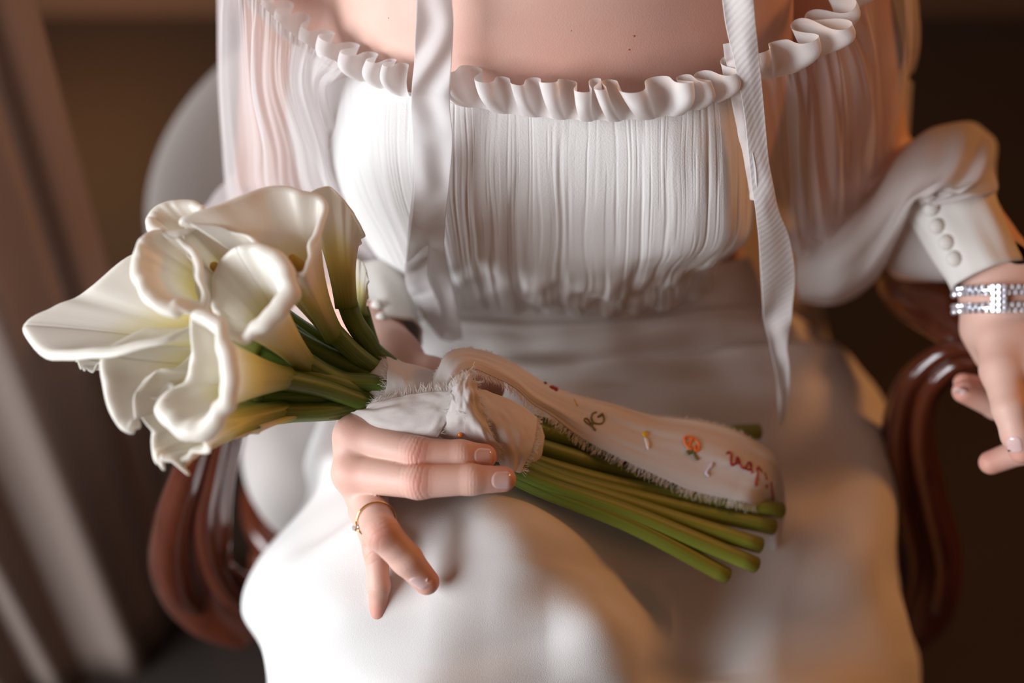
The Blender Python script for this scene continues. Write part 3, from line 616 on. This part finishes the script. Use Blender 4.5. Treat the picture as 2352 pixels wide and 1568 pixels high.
fold = .004 * np.sin(u * 2.4 + v * 1.4) * g(v, 2.5, 2) + .0045 * np.sin(v * 5.5 + u * .8) * np.clip((v - 3) / 2, 0, 1) * np.clip(u / 4, .2, 1)
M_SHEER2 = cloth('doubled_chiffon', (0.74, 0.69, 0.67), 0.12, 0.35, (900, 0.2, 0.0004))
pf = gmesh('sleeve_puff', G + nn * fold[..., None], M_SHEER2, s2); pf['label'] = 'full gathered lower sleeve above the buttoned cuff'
SU = [[(2030,520,.15),(2060,480,.11),(2095,470,.09),(2120,480,.09)],[(2020,570,.16),(2065,540,.125),(2110,540,.115),(2150,560,.11)],[(2040,620,.18),(2080,625,.15),(2130,635,.14),(2170,640,.13)],[(2060,640,.22),(2100,645,.20),(2140,645,.19),(2175,645,.18)]]
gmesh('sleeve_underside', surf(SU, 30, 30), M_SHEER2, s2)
def cuff(a, b, ra, rb, label, btn, br, skew=0.0):
    pa, pb = P(*a), P(*b); T = (pb - pa) / np.linalg.norm(pb - pa); N1 = np.cross(T, FWD); N1 /= np.linalg.norm(N1); B1 = np.cross(T, N1)
    rows = []; an = np.linspace(0, 2 * math.pi, 48, endpoint=False)
    for k in np.linspace(0, 1, 16):
        r = ra + (rb - ra) * k ** .8 + .0012 * math.exp(-((k - 1) / .08) ** 2) + .0015 * math.exp(-(k / .08) ** 2)
        rr = r + .0007 * np.sin(an * 5 + k * 6) + .0004 * np.sin(an * 11 + 2)
        rows.append(pa + (pb - pa) * k + T[None] * (skew * k * np.cos(an))[:, None] + (rr * np.cos(an))[:, None] * N1 + (.82 * rr * np.sin(an))[:, None] * B1)
    o = gmesh('cuff', np.array(rows), M_CUFF, person, close=True, thick=.0012); o['label'] = label
    bv = bvh_of(o)
    for (x, y) in btn:
        h = cam_hit(bv, x, y, .0)
        if h is None: continue
        m = bpy.data.meshes.new('button'); bm = bmesh.new(); bmesh.ops.create_uvsphere(bm, u_segments=16, v_segments=10, radius=br); bm.to_mesh(m); bm.free()
        m.polygons.foreach_set('use_smooth', [True] * len(m.polygons)); q = link_mesh('button', m, M_CUFF, o); q.location = h - FWD * br * .35; q.scale = (1, 1, .8); q.rotation_euler = (math.pi / 2 - TH, 0, 0)
    return o
cuff((2176, 455, .105), (2268, 636, .082), .0305, .0235, 'pale satin cuff with four covered buttons', ((2137, 480), (2150, 520), (2172, 557), (2190, 594)), .0056)
cuff((852, 665, .13), (885, 790, .088), .030, .0255, 'pale cuff half hidden behind the lilies', ((868, 702), (878, 732), (888, 760)), .0045)

fs = tube_grid(PP([(600, 470, .23), (640, 540, .215), (735, 640, .165), (815, 655, .142), (853, 668, .13)]), [.05, .056, .056, .046, .033], 40, 40)[3:-3]
an = np.linspace(0, 2 * math.pi, 40, endpoint=False); ctr = fs.mean(1, keepdims=True); fs = ctr + (fs - ctr) * (1 + .05 * np.sin(an * 7 + 1) + .03 * np.sin(an * 12))[None, :, None]
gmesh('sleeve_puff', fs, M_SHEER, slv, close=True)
# the two neck ties
def tie(rows, name, mat, label, nf, amp, seed, parent=person):
    ctrl = []
    for (y, xl, xr, dl, dr) in rows:
        ctrl.append([(xl + (xr - xl) * k, y[0] + (y[1] - y[0]) * k if isinstance(y, tuple) else y, dl + (dr - dl) * k) for k in (0, .25, .5, .75, 1)])
    G = surf(ctrl, 160, 40); nn = toward_cam(G, normals(G)); v, u = np.meshgrid(np.linspace(0, 1, 160), np.linspace(0, 1, 40), indexing='ij')
    f = amp * np.sin(u * math.pi * nf + 2.0 * noise1(v * 5, seed)) * (.6 + .4 * noise1(v * 6, seed + 1)) + .0004 * noise2(u * 2, v * 12, seed)
    o = gmesh(name, G + nn * f[..., None], mat, parent, thick=.0005); o['label'] = label; return o
tie([(-430, 1110, 1180, -.074, -.074), (-250, 1030, 1104, -.074, -.074), (-60, 966, 1042, -.055, -.055), (60, 955, 1041, -.044, -.044), (160, 950, 1036, -.028, -.030), (240, 945, 1034, -.016, -.018), (320, 948, 1040, -.010, -.012), (420, 952, 1032, -.004, -.006), (520, 944, 1022, .014, .012), (600, 934, 1024, .05, .05), (680, 952, 1044, .085, .08), (740, 985, 1058, .105, .10), (782, 1012, 1062, .12, .115)],
    'neck_tie', M_TIE2, 'soft white neck tie falling over the bright side of the bodice', 2.2, .0016, 3)
tie([(330, 950, 980, -.002, -.006), (450, 945, 990, .008, .004), (560, 935, 985, .035, .03), (640, 932, 985, .066, .06), (700, 955, 1010, .09, .085), (775, 1010, 1022, .115, .112)],
    'neck_tie', M_TIE2, 'narrow under layer of the neck tie ending in a point', 1.5, .001, 9)
tie([(-430, 1480, 1545, -.074, -.074), (-250, 1590, 1655, -.070, -.070), (-60, 1650, 1717, -.045, -.045), (60, 1668, 1735, -.036, -.036), (160, 1690, 1747, -.026, -.026), (260, 1708, 1757, -.012, -.010), (380, 1722, 1768, .002, .004), (480, 1735, 1788, .012, .016), (550, 1742, 1815, .026, .032), (640, 1746, 1828, .045, .05), (720, 1752, 1818, .062, .064), (790, 1768, 1806, .078, .08), (850, 1780, 1814, .092, .092), (920, 1786, 1812, .105, .105), (975, 1790, 1797, .118, .118)],
    'neck_tie', M_TIE, 'ribbed white neck tie hanging on the shaded side', 1.3, .0016, 5)
tie([(100, 1662, 1690, -.020, -.024), (180, 1672, 1700, -.010, -.012), (280, 1690, 1720, -.001, -.004), (380, 1712, 1735, .006, .002), (460, 1722, 1742, .014, .012)],
    'neck_tie', M_TIE2, 'thin inner edge of the shaded neck tie', 1.0, .0012, 6)

# ------------------------------------------------------------------ bouquet
GROUP = 'calla lilies in the bouquet'
def lily(label, rim, base, stem, curl=.006, roll=150, p=1.7, rb=.0062, mat=None, spadix=None, cents=None, srad=.0056, rip=.0007, seed=0):
    """RIM loop of (px,py,depth[,curl factor]); BASE where the spathe meets the stem; STEM path from base to the cut end."""
    dp = lambda q: (q[0], q[1], q[2] * .62 if q[2] < 0 else q[2]) + tuple(q[3:])
    rim = [dp(q) for q in rim]; base = dp(base); stem = [dp(q) for q in stem]; spadix = [dp(q) for q in spadix] if spadix else None
    rim4 = [tuple(r) + ((1.0,) if len(r) == 3 else ()) for r in rim]
    e = empty('calla_lily', tuple(P(*stem[-1][:3])), label, 'flower', GROUP)
    n = 84; R = cr(np.array([list(P(*r[:3])) + [r[3]] for r in rim4]), n, True); cf = np.clip(R[:, 3], 0, 3); R = R[:, :3]
    B0 = P(*base); C = R.mean(0) if cents is None else P(*cents); ax = C - B0; L_ = np.linalg.norm(ax); ax /= L_
    out = R - C; out -= (out @ ax)[:, None] * ax; out /= np.linalg.norm(out, axis=1, keepdims=True) + 1e-9
    # base ring in the same angular order
    w_ = .2
    rows = []; al = []
    c_ = curl * .55 * cf ** .8
    def body_pt(t):
        gk = w_ * t + (1 - w_) * t ** p
        axis_pt = B0 + (C - B0) * (t ** .9)
        ring = B0 + out * rb
        return axis_pt + (R - C) * gk + out * (rb * (1 - t) ** 1.5)
    e1 = body_pt(1.0); e0 = body_pt(.94); Tn = e1 - e0; Tn /= np.linalg.norm(Tn, axis=1, keepdims=True)
    Nn = out - (out * Tn).sum(1, keepdims=True) * Tn; Nn /= np.linalg.norm(Nn, axis=1, keepdims=True) + 1e-9
    rg = np.random.default_rng(seed); s = np.linspace(0, 2 * math.pi, n, endpoint=False)
    wave = rip * (np.sin(s * 5 + rg.uniform(0, 6)) + .7 * np.sin(s * 9 + rg.uniform(0, 6)) + .5 * np.sin(s * 14 + rg.uniform(0, 6)))
    for t in np.linspace(0, 1, 30):
        q = body_pt(t) - Tn * (c_[:, None] * t ** 3) + Nn * (wave * t ** 3)[:, None]
        rows.append(q); al.append(np.full(n, t * .92))
    q1 = rows[-1]
    for k in np.linspace(0, 1, 11)[1:]:
        a = math.radians(roll) * k; cc = c_[:, None] * (1 - .25 * k)
        rows.append(q1 + cc * (math.sin(a) * Tn + (1 - math.cos(a)) * Nn) + Nn * (wave * .3 * k)[:, None]); al.append(np.full(n, .92 + .08 * k))
    G = np.array(rows); nr_ = len(rows)
    # close loop with matching uv (duplicate seam column)
    G = np.concatenate([G, G[:, :1]], 1); A = np.array(al); A = np.concatenate([A, A[:, :1]], 1)
    gmesh('spathe', G, mat or M_SPATHE, e, thick=.0009, attrs={'along': A.ravel()})
    if stem:
        sp = np.array([B0 + ax * .006] + [P(*q[:3]) for q in stem]); rd = np.array([rb * .98] + [q[3] if len(q) > 3 else srad for q in stem])
        Gs = tube_grid(sp, rd, 46, 12, cap=.1); k = Gs.shape[0]; al_ = np.repeat(np.linspace(0, 1, k), 12)
        gmesh('stem', Gs, M_STEM, e, close=True, attrs={'along': al_})
    if spadix:
        a0, a1 = P(*spadix[0]), P(*spadix[1]); tube('spadix', [a0, (a0 + a1) / 2, a1], [.0036, .004, .0026], M_SPADIX, e, 14, 10)
    return e
# wrap entry / exit / end points for the stems
def st(entry, exit_, end, pre=(), r=.0056):
    md = (1030 + .3 * (entry[0] - 868), 955 + .45 * (entry[1] - 885), .012 + .5 * (entry[2] - .008))
    return [(*q, r) for q in pre] + [(*entry, r), (*md, r), (*exit_, r), *[(*q, r) for q in end]]
lily('large calla lily whose long white tip points farthest left', [(51,746,-.088),(120,703,-.080),(205,660,-.076),(300,588,-.070,.6),(400,575,-.060,.5),(480,640,-.055,.5),(500,705,-.065,.5),(430,752,-.115,.7),(345,775,-.132,1.6),(219,800,-.122,1.5),(116,805,-.104,1.2)],
     (598,803,-.060), st((872,905,.004),(1205,1050,.012),[(1450,1120,.040),(1795,1172,.075)],[(690,850,-.042),(790,885,-.018)]), curl=.006, spadix=((500,725,-.06),(424,706,-.090)), p=1.5, seed=1)
lily('calla lily with a wide hooded opening at the top of the bouquet', [(420,498,-.115),(500,470,-.105),(607,432,-.085,1.3),(680,436,-.08,1.2),(738,460,-.078,1.0),(718,530,-.10,1.0),(706,588,-.12,.8),(687,625,-.13,.6),(638,598,-.115,.6),(590,550,-.10,.5),(520,525,-.10,.5)],
     (768,772,-.022), st((888,862,.010),(1228,985,.020),[(1450,1050,.055),(1700,1120,.085)],[(820,815,-.008)]), curl=.005, spadix=((712,640,-.06),(672,592,-.088)), p=1.5, seed=2)
lily('upright calla lily nearest the bodice showing its veined outside', [(700,452,-.060),(750,428,-.055,.6),(785,455,-.055,.7),(818,503,-.05,1.0),(826,545,-.03),(806,560,.0),(768,510,.012),(722,470,-.01)],
     (796,706,-.018), st((874,822,.014),(1228,975,.024),[(1450,1040,.07),(1650,1100,.1)],[(812,735,-.012),(838,775,.0)], r=.0062), curl=.003, p=1.15, rb=.0064, seed=3)
lily('pale lily peeking out behind the veined upright one', [(812,600,.03),(834,604,.022,.5),(844,650,.02,.5),(838,690,.025,.5),(820,680,.035),(806,640,.04)],
     (826,730,.022), st((878,838,.020),(1226,985,.026),[(1500,1000,.08),(1742,991,.105)],[(850,785,.026)]), curl=.002, p=1.0, seed=4)
lily('calla lily cup with a thick white rolled lip at the centre', [(545,568,-.110,.6),(598,582,-.125,1.6),(636,628,-.138,1.9),(616,686,-.146,1.9),(572,738,-.146,1.3),(530,760,-.132,.6),(505,715,-.118,.4),(490,668,-.108,.4),(502,610,-.102,.4)],
     (705,840,-.038), st((884,886,-.002),(1212,1068,.005),[(1450,1140,.034),(1775,1210,.068)],[(780,872,-.018)]), curl=.008, p=1.25, roll=170, seed=5)
lily('small rolled lily at the upper left of the cluster', [(344,492,-.082,1.2),(366,470,-.078,1.0),(410,464,-.075),(450,480,-.078),(440,515,-.09),(400,522,-.098,1.4),(358,515,-.095,1.4)],
     (560,660,-.03), st((880,850,.016),(1225,1000,.026),[(1450,1070,.06),(1690,1150,.09)],[(700,760,-.01)]), curl=.006, p=1.2, seed=6, rip=.0003)
lily('folded white cup above the long left tip', [(326,545,-.115,.6),(310,588,-.124,1.0),(320,640,-.135,1.5),(358,680,-.142,1.8),(402,690,-.142,1.8),(455,688,-.13,1.2),(446,625,-.118,.7),(420,562,-.105,.5),(372,536,-.104,.5)],
     (575,715,-.045), st((880,874,.008),(1220,1020,.014),[(1450,1090,.05),(1715,1180,.082)],[(720,800,-.02)]), curl=.008, p=1.3, seed=7)
lily('lily with a long lip drooping down at the lower left', [(240,815,-.118,.8),(236,880,-.128,1.2),(256,950,-.136,1.4),(284,978,-.138,1.4),(303,960,-.134,1.0),(306,905,-.124,.8),(345,862,-.116,.5),(405,846,-.110,.5),(445,800,-.095,.4),(420,765,-.09,.4),(340,760,-.10,.5)],
     (585,858,-.055), st((862,918,.0),(1206,1075,.0),[(1450,1160,.028),(1745,1252,.055)],[(700,885,-.035)]), curl=.006, p=1.35, seed=8, spadix=None)
lily('front calla lily with a tall curled lip and blunt white tip', [(436,728,-.142,.6),(474,752,-.150,1.2),(490,802,-.156,1.5),(494,866,-.160,1.5),(490,915,-.162,1.4),(468,952,-.162,1.6),(425,976,-.160,1.7),(384,962,-.156,1.6),(360,928,-.150,1.2),(386,896,-.142,.8),(434,872,-.138,.6),(442,826,-.136,.5)],
     (662,868,-.060), st((850,928,-.006),(1198,1088,-.004),[(1450,1180,.022),(1735,1297,.050)],[(740,890,-.038)]), curl=.009, p=1.15, roll=170, seed=9)
lily('crumpled white lily at the very bottom of the cluster', [(318,905,-.118,.6),(304,930,-.124,.8),(345,985,-.134,1.0),(352,1035,-.140,1.2),(372,1062,-.142,1.0),(402,1054,-.142,1.0),(412,1070,-.140,.8),(440,1035,-.138,.8),(450,985,-.132,.6),(430,940,-.12,.5),(375,905,-.112,.5)],
     (655,944,-.045), st((838,934,-.002),(1196,1100,-.002),[(1450,1205,.022),(1668,1322,.045)],[(740,944,-.028)]), curl=.005, p=1.2, mat=M_SPATHE2, rip=.003, seed=10)
lily('small half-open lily bud tucked under the long left tip', [(176,820,-.088,.6),(190,798,-.086,.5),(228,795,-.082,.5),(236,822,-.082,.5),(206,848,-.086,.6),(186,838,-.088,.6)],
     (430,850,-.05), st((868,912,.012),(1212,1060,.022),[(1450,1130,.055),(1650,1200,.085)],[(640,880,-.03)]), curl=.002, p=1.6, seed=11)
lily('pale green-streaked lily under the bottom of the bouquet', [(470,985,-.09,.4),(520,1004,-.095,.4),(580,996,-.088,.4),(600,980,-.08,.4),(560,965,-.07,.4),(490,965,-.075,.4)],
     (690,942,-.035), st((828,940,.008),(1200,1092,.012),[(1450,1180,.04),(1600,1250,.06)],[(760,945,-.02)]), curl=.002, p=1.0, mat=M_SPATHE2, seed=12)
lily('creamy lily filling the middle between the larger cups', [(440,505,-.09,.4),(520,525,-.088,.4),(560,570,-.085,.4),(520,640,-.088,.3),(500,690,-.095,.3),(462,695,-.1,.3),(445,620,-.1,.3),(425,555,-.095,.4)],
     (600,715,-.03), st((884,880,.022),(1222,1010,.03),[(1450,1080,.065),(1640,1160,.09)],[(740,810,-.01)]), curl=.003, p=1.5, seed=13, spadix=((530,650,-.05),(490,610,-.075)))
lily('pale lily glimpsed inside the lower left opening', [(324,868,-.095,.4),(350,862,-.092,.4),(376,890,-.09,.4),(380,935,-.095,.4),(340,955,-.1,.4),(300,900,-.1,.6),(290,885,-.098,.6)],
     (600,915,-.045), st((845,925,.010),(1204,1068,.016),[(1450,1150,.045),(1630,1230,.07)],[(720,915,-.025)]), curl=.003, p=1.2, mat=M_SPATHE2, seed=14)

# ------------------------------------------------------------------ ribbon
ribbon = empty('bouquet_ribbon', tuple(P(1000, 960, 0)), 'frayed raw silk ribbon knotted round the stems with embroidered tail', 'ribbon')
TH_V, TH_F = [], []
def thread(p0, dirv, length, nv, r=.00022, seg=5):
    d = dirv / np.linalg.norm(dirv); side = np.cross(d, nv); side /= np.linalg.norm(side) + 1e-9; b0 = len(TH_V); bend = random.uniform(-.45, .45); lift = random.uniform(0, .45); wv = random.uniform(0, 6); ra = random.uniform(-1.2, 1.2); flat = side * math.cos(ra) + nv * math.sin(ra)
    for k in range(seg):
        t = k / (seg - 1); c_ = p0 + d * length * t + side * (bend * length * t * t + .0003 * math.sin(wv + 4 * t)) + nv * lift * length * t * t; rr = r * (1 - .45 * t)
        TH_V.append(c_ + flat * rr); TH_V.append(c_ - flat * rr)
    for k in range(seg - 1): i = b0 + k * 2; TH_F.append((i, i + 1, i + 3, i + 2))
def fray(edge, inner, n, length, nv_fix=None):
    """EDGE and INNER: matching world polylines; threads leave the edge away from INNER."""
    m = len(edge)
    for _ in range(n):
        t = random.random() * (m - 1); i = min(int(t), m - 2); f = t - i; e_ = edge[i] * (1 - f) + edge[i + 1] * f; q = inner[i] * (1 - f) + inner[i + 1] * f
        d = e_ - q; d /= np.linalg.norm(d); tang = edge[i + 1] - edge[i]; tang /= np.linalg.norm(tang); nv = np.cross(d, tang); nv = nv if nv @ FWD < 0 else -nv
        thread(e_ - d * .0006, d + tang * random.gauss(0, .22), length * random.uniform(.55, 1.15), nv)
def patch(name, ctrl, nr=40, nc=40, wr=.0008, seed=0, frays=(), parent=ribbon, thick=.0005):
    G = surf(ctrl, nr, nc); nn = toward_cam(G, normals(G)); v, u = np.meshgrid(np.linspace(0, 1, nr), np.linspace(0, 1, nc), indexing='ij')
    G = G + nn * (wr * (noise2(u * 4 + v * 2, v * 5 - u * 2, seed) + .4 * noise2(u * 11, v * 9, seed + 1)))[..., None]
    o = gmesh(name, G, M_RIBBON, parent, thick=thick)
    for side, n, ln in frays:
        e_, q = {'t': (G[0], G[3]), 'b': (G[-1], G[-4]), 'l': (G[:, 0], G[:, 3]), 'r': (G[:, -1], G[:, -4])}[side]; fray(e_, q, n, ln)
    return o
# inner wrap: closed tube round the stems
wp = PP([(868, 885, .012), (960, 935, .012), (1080, 985, .014), (1205, 1030, .014)]); tube('wrap_core', wp, [.0185, .0175, .0185, .019], M_RIBBON, ribbon, 30, 28)
patch('wrap_band', [[(882,800,.022),(925,832,.012),(985,848,.012),(1020,850,.014)], [(890,845,-.004),(935,865,-.010),(990,872,-.010),(1040,880,-.006)], [(884,900,-.010),(930,905,-.016),(990,905,-.018),(1050,910,-.014)], [(850,938,-.012),(920,945,-.020),(990,950,-.022),(1060,955,-.018)]], wr=.0004, seed=1, frays=(('l', 190, .0052),))
patch('wrap_band', [[(850,932,-.016),(915,910,-.024),(985,900,-.028),(1042,898,-.030)], [(822,942,-.014),(905,940,-.027),(985,930,-.031),(1045,922,-.032)], [(806,947,-.010),(890,972,-.026),(980,968,-.031),(1030,960,-.031)], [(800,950,-.006),(868,998,-.020),(950,1008,-.026),(1006,1004,-.028)]], wr=.0007, seed=3, frays=(('t', 190, .0055), ('r', 45, .004)))
patch('wrap_band', [[(1062,898,-.018),(1110,895,-.008),(1175,920,.002),(1232,958,.012)], [(1075,930,-.024),(1125,940,-.016),(1180,965,-.010),(1232,990,.0)], [(1110,990,-.018),(1150,1000,-.018),(1185,1020,-.014),(1222,1030,-.008)], [(1150,1075,-.010),(1165,1080,-.012),(1182,1084,-.012),(1196,1086,-.010)]], wr=.0006, seed=5, frays=(('r', 190, .0046), ('l', 40, .003)))
patch('knot_fold', [[(1040,888,-.036),(1070,872,-.034),(1090,878,-.028)], [(1036,925,-.036),(1072,915,-.038),(1105,925,-.030)], [(1020,965,-.030),(1080,965,-.034),(1125,985,-.024)], [(990,1008,-.018),(1100,1035,-.014),(1162,1072,-.012)]], wr=.0008, seed=7, frays=(('t', 60, .006), ('r', 150, .0048), ('l', 60, .0045)))
patch('knot_fold', [[(1030,880,-.030),(1050,862,-.026),(1078,850,-.02)], [(1034,905,-.036),(1056,898,-.034),(1080,888,-.028)], [(1040,925,-.036),(1055,935,-.036),(1068,950,-.034)]], wr=.0006, seed=8, frays=(('r', 50, .005), ('b', 30, .005)))
TOP = [(985,884,-.004),(1004,850,-.006),(1022,815,-.004),(1055,803,.004),(1110,808,.014),(1175,832,.026),(1240,872,.036),(1310,903,.042),(1400,926,.048),(1500,954,.054),(1600,966,.060),(1680,986,.066),(1745,1020,.072),(1782,1052,.078),(1798,1110,.090),(1802,1175,.104),(1790,1250,.112)]
BOT = [(1018,918,-.020),(1034,898,-.022),(1052,868,-.020),(1080,846,-.014),(1125,862,-.004),(1182,890,.006),(1222,926,.014),(1268,955,.020),(1335,1006,.026),(1430,1055,.032),(1510,1092,.038),(1590,1126,.044),(1670,1144,.050),(1720,1154,.056),(1752,1170,.076),(1764,1215,.098),(1768,1268,.108)]
ctrl = [[tuple(TOP[i][k] + (BOT[i][k] - TOP[i][k]) * f - (0 if k != 2 else .006 * math.sin(f * math.pi)) for k in range(3)) for f in (0, .33, .67, 1)] for i in range(len(TOP))]
tail = patch('ribbon_tail', ctrl, 240, 44, .0007, 12, (('l', 520, .0030), ('r', 1200, .0062)))
mesh('frayed_threads', TH_V, TH_F, M_THREAD, ribbon, False)['kind'] = 'stuff'
tb = bvh_of(tail)
def stitch(name, lines, mat, r=.0006, label=None):
    V, F = [], []
    for ln in lines:
        pts = [cam_hit(tb, x, y, .0006) for x, y in ln]; pts = np.array([q for q in pts if q is not None])
        if len(pts) < 2: continue
        G = tube_grid(pts, np.full(len(pts), r), max(8, len(pts) * 4), 6); b0 = len(V); V += list(G.reshape(-1, 3)); F += [tuple(i + b0 for i in f) for f in grid_faces(G.shape[0], 6, True)]
    if V:
        o = mesh(name, V, F, mat, tail); 
        if label: o['label'] = label
dot = lambda x, y, r: [[(x - r, y), (x, y - r), (x + r, y), (x, y + r), (x - r, y), (x + r * .4, y)]]
stitch('embroidered_blossom', dot(1254, 879, 3) + dot(1268, 889, 3.5) + dot(1276, 894, 3), M_RED, .0011, 'small dark red stitched flowers')
stitch('embroidered_sprig', [[(1318, 916), (1322, 921)], [(1320, 920), (1327, 931)]], M_YEL, .0005)
stitch('embroidered_initials', [[(1368, 988), (1360, 978), (1350, 972), (1343, 966), (1344, 961), (1350, 962), (1356, 970), (1361, 977), (1362, 968), (1360, 962)], [(1358, 974), (1365, 985)], [(1384, 949), (1378, 956), (1373, 957), (1380, 952), (1384, 950), (1388, 962), (1384, 971), (1375, 973), (1364, 970), (1359, 960), (1362, 949), (1370, 946)]], M_OLIVE, .00055, 'olive green cursive initials')
stitch('embroidered_daisy', dot(1481, 997, 3), M_YEL, .0012, 'yellow centred white flower'); stitch('embroidered_petal', [[(1482, 1006), (1486, 1020), (1489, 1030)], [(1485, 1010), (1489, 1022)]], M_PALE, .0009)
stitch('embroidered_tulip', [[(1571, 1006), (1574, 1018), (1582, 1028), (1590, 1030)], [(1571, 1005), (1580, 1003), (1592, 1006), (1602, 1014), (1605, 1024), (1603, 1034), (1597, 1034), (1594, 1024)], [(1590, 1008), (1584, 1018), (1582, 1024)]], M_ORANGE, .0009, 'orange stitched flower')
stitch('embroidered_leaf', [[(1578, 1036), (1583, 1042), (1588, 1036)], [(1592, 1036), (1595, 1046), (1602, 1055)]], M_OLIVE, .0009)
stitch('embroidered_petal', [[(1634, 1066), (1628, 1076), (1622, 1086), (1628, 1092)], [(1636, 1064), (1632, 1074)]], M_LILAC, .0009)
stitch('embroidered_lettering', [[(1669, 1041), (1674, 1038), (1680, 1044), (1679, 1055), (1679, 1066), (1684, 1068), (1690, 1062), (1692, 1054), (1694, 1050), (1698, 1058), (1696, 1064), (1690, 1060)], [(1698, 1058), (1702, 1070), (1709, 1076), (1715, 1070), (1719, 1062), (1725, 1064), (1726, 1074), (1720, 1079), (1711, 1074)], [(1724, 1068), (1727, 1086)], [(1742, 1072), (1738, 1080), (1741, 1074), (1747, 1078), (1750, 1084)], [(1740, 1080), (1738, 1098), (1736, 1112), (1739, 1113)], [(1756, 1086), (1761, 1100)], [(1760, 1113), (1762, 1119)], [(1771, 1108), (1773, 1125), (1775, 1140), (1775, 1156)]], M_RED, .00075, 'dark red cursive lettering at the ribbon end')
kb = bvh_of([o for o in ribbon.children if o.name.startswith('knot_fold')][0])
h = cam_hit(kb, 1057, 998, .0)
if h is None: h = P(1057, 998, -.036)
m = bpy.data.meshes.new('bead'); bm = bmesh.new(); bmesh.ops.create_uvsphere(bm, u_segments=16, v_segments=10, radius=.0017); bm.to_mesh(m); bm.free(); m.polygons.foreach_set('use_smooth', [True] * len(m.polygons))
q = link_mesh('bead', m, M_BEAD, ribbon); q.location = Vector(h - FWD * .0008) - ribbon.location; q.matrix_parent_inverse = Matrix.Identity(4); q['label'] = 'tiny orange glass bead'

# ------------------------------------------------------------------ ring and bracelet
ring = empty('finger_ring', tuple(P(868, 1180, -.03)), 'thin gold ring with one tiny diamond on the lowered ring finger', 'ring')
a0, a1 = P(*R_RNG[0][:3]), P(*R_RNG[1][:3]); T = (a1 - a0) / np.linalg.norm(a1 - a0); c0 = a0 + (a1 - a0) * .62; rr = .0113
n1 = np.cross(T, UP); n1 /= np.linalg.norm(n1); n2 = np.cross(T, n1); an = np.linspace(0, 2 * math.pi, 64, endpoint=False)
G = np.array([[c0 + (rr + .0006 * math.cos(q)) * (math.cos(a) * n1 + math.sin(a) * n2) + T * .0006 * math.sin(q) for q in np.linspace(0, 2 * math.pi, 10, endpoint=False)] for a in np.append(an, 0)])
gmesh('band', G, M_GOLD, ring, close=True)
out = -RT * .8 + UP * -.35 - FWD * .3; out -= T * (out @ T); out /= np.linalg.norm(out); dp = c0 + out * (rr + .0016)
def gem(name, r, h, mat, parent, loc, axis, sides=8):
    axis = axis / np.linalg.norm(axis); s1 = np.cross(axis, [.2, .5, .8]); s1 /= np.linalg.norm(s1); s2 = np.cross(axis, s1); V = []
    for (rad, z) in ((.55, .5), (1, .15), (.12, -.6)):
        for a in np.linspace(0, 2 * math.pi, sides, endpoint=False): V.append(loc + r * rad * (math.cos(a) * s1 + math.sin(a) * s2) + axis * h * z)
    F = grid_faces(3, sides, True) + [tuple(range(sides))[::-1], tuple(range(2 * sides, 3 * sides))]
    return mesh(name, V, F, mat, parent, smooth=False)
gem('diamond', .0022, .003, M_CRYSTAL, ring, dp, out); gem('setting', .0019, .0026, M_SILVER, ring, dp - out * .0014, -out)
tube('setting_loop', [c0 + out * rr + T * .0006, c0 + out * (rr + .0008) + T * .003, c0 + out * rr * .98 + T * .0045], [.0005] * 3, M_GOLD, ring, 10, 8)

brc = empty('bracelet', tuple(P(2320, 690, .08)), 'sparkling crystal bracelet with doubled rows on the far wrist', 'bracelet')
cB = P(2334, 689, .083)
def wrist_r(ang, yo):
    dv = RT * math.cos(ang) + FWD * math.sin(ang); o = cB + UP * yo + dv * .07; h = body_bvh.ray_cast(Vector(o), Vector(-dv), .069); return .07 - h[3] if h[0] else .028
ANG = np.linspace(0, 2 * math.pi, 120, endpoint=False); RAD = np.array([max(wrist_r(a, y) for y in (-.009, -.004, 0, .004, .009)) for a in ANG])
for _ in range(12): RAD = np.maximum((np.roll(RAD, 1) + RAD * 2 + np.roll(RAD, -1)) / 4, RAD * .985)
def wr_at(a, y, off): return cB + (RT * math.cos(a) + FWD * math.sin(a)) * (np.interp(a % (2 * math.pi), np.append(ANG, 2 * math.pi), np.append(RAD, RAD[0])) + off) + UP * y
proto = {}
def put_gem(px_off, yoff, r, ang, key):
    loc = wr_at(ang, yoff, .0022 if key == 'c' else .0034); axis = RT * math.cos(ang) + FWD * math.sin(ang)
    if key not in proto:
        o = gem('crystal', r, r * 1.3, M_CRYSTAL, None, np.zeros(3), np.array([0, 0, 1.0])); proto[key] = o.data; bpy.data.objects.remove(o)
    o = bpy.data.objects.new('crystal', proto[key]); COL.objects.link(o); setpar(o, brc); o.location = loc; o.rotation_euler = Vector(axis).to_track_quat('Z', 'Y').to_euler()
NG = 52
for row, yo in enumerate((.0077, .0040, -.0040, -.0077)):
    for k in range(NG): put_gem(0, yo, .00185, 2 * math.pi * (k + .5 * (row % 2)) / NG, 'c')
for yo in (.0058, -.0058):
    n = 60; an = np.linspace(0, 2 * math.pi, n, endpoint=False)
    G = np.array([[wr_at(a, yo + dy, .0004 + dr) for (dr, dy) in ((0, -.0034), (.0009, -.0034), (.0009, .0034), (0, .0034))] for a in np.append(an, 0)])
    gmesh('band', G, M_SILVER, brc, close=True)
ac = math.radians(230)
for i in range(3):
    for j in range(5): put_gem(0, -.0077 + j * .00385, .0021, ac + (i - 1) * .085, 'k')
cl = np.array([[wr_at(a, y, .0016) for a in np.linspace(ac - .14, ac + .14, 6)] for y in (-.0095, 0, .0095)])
gmesh('clasp_plate', cl, M_SILVER, brc, thick=.0008)
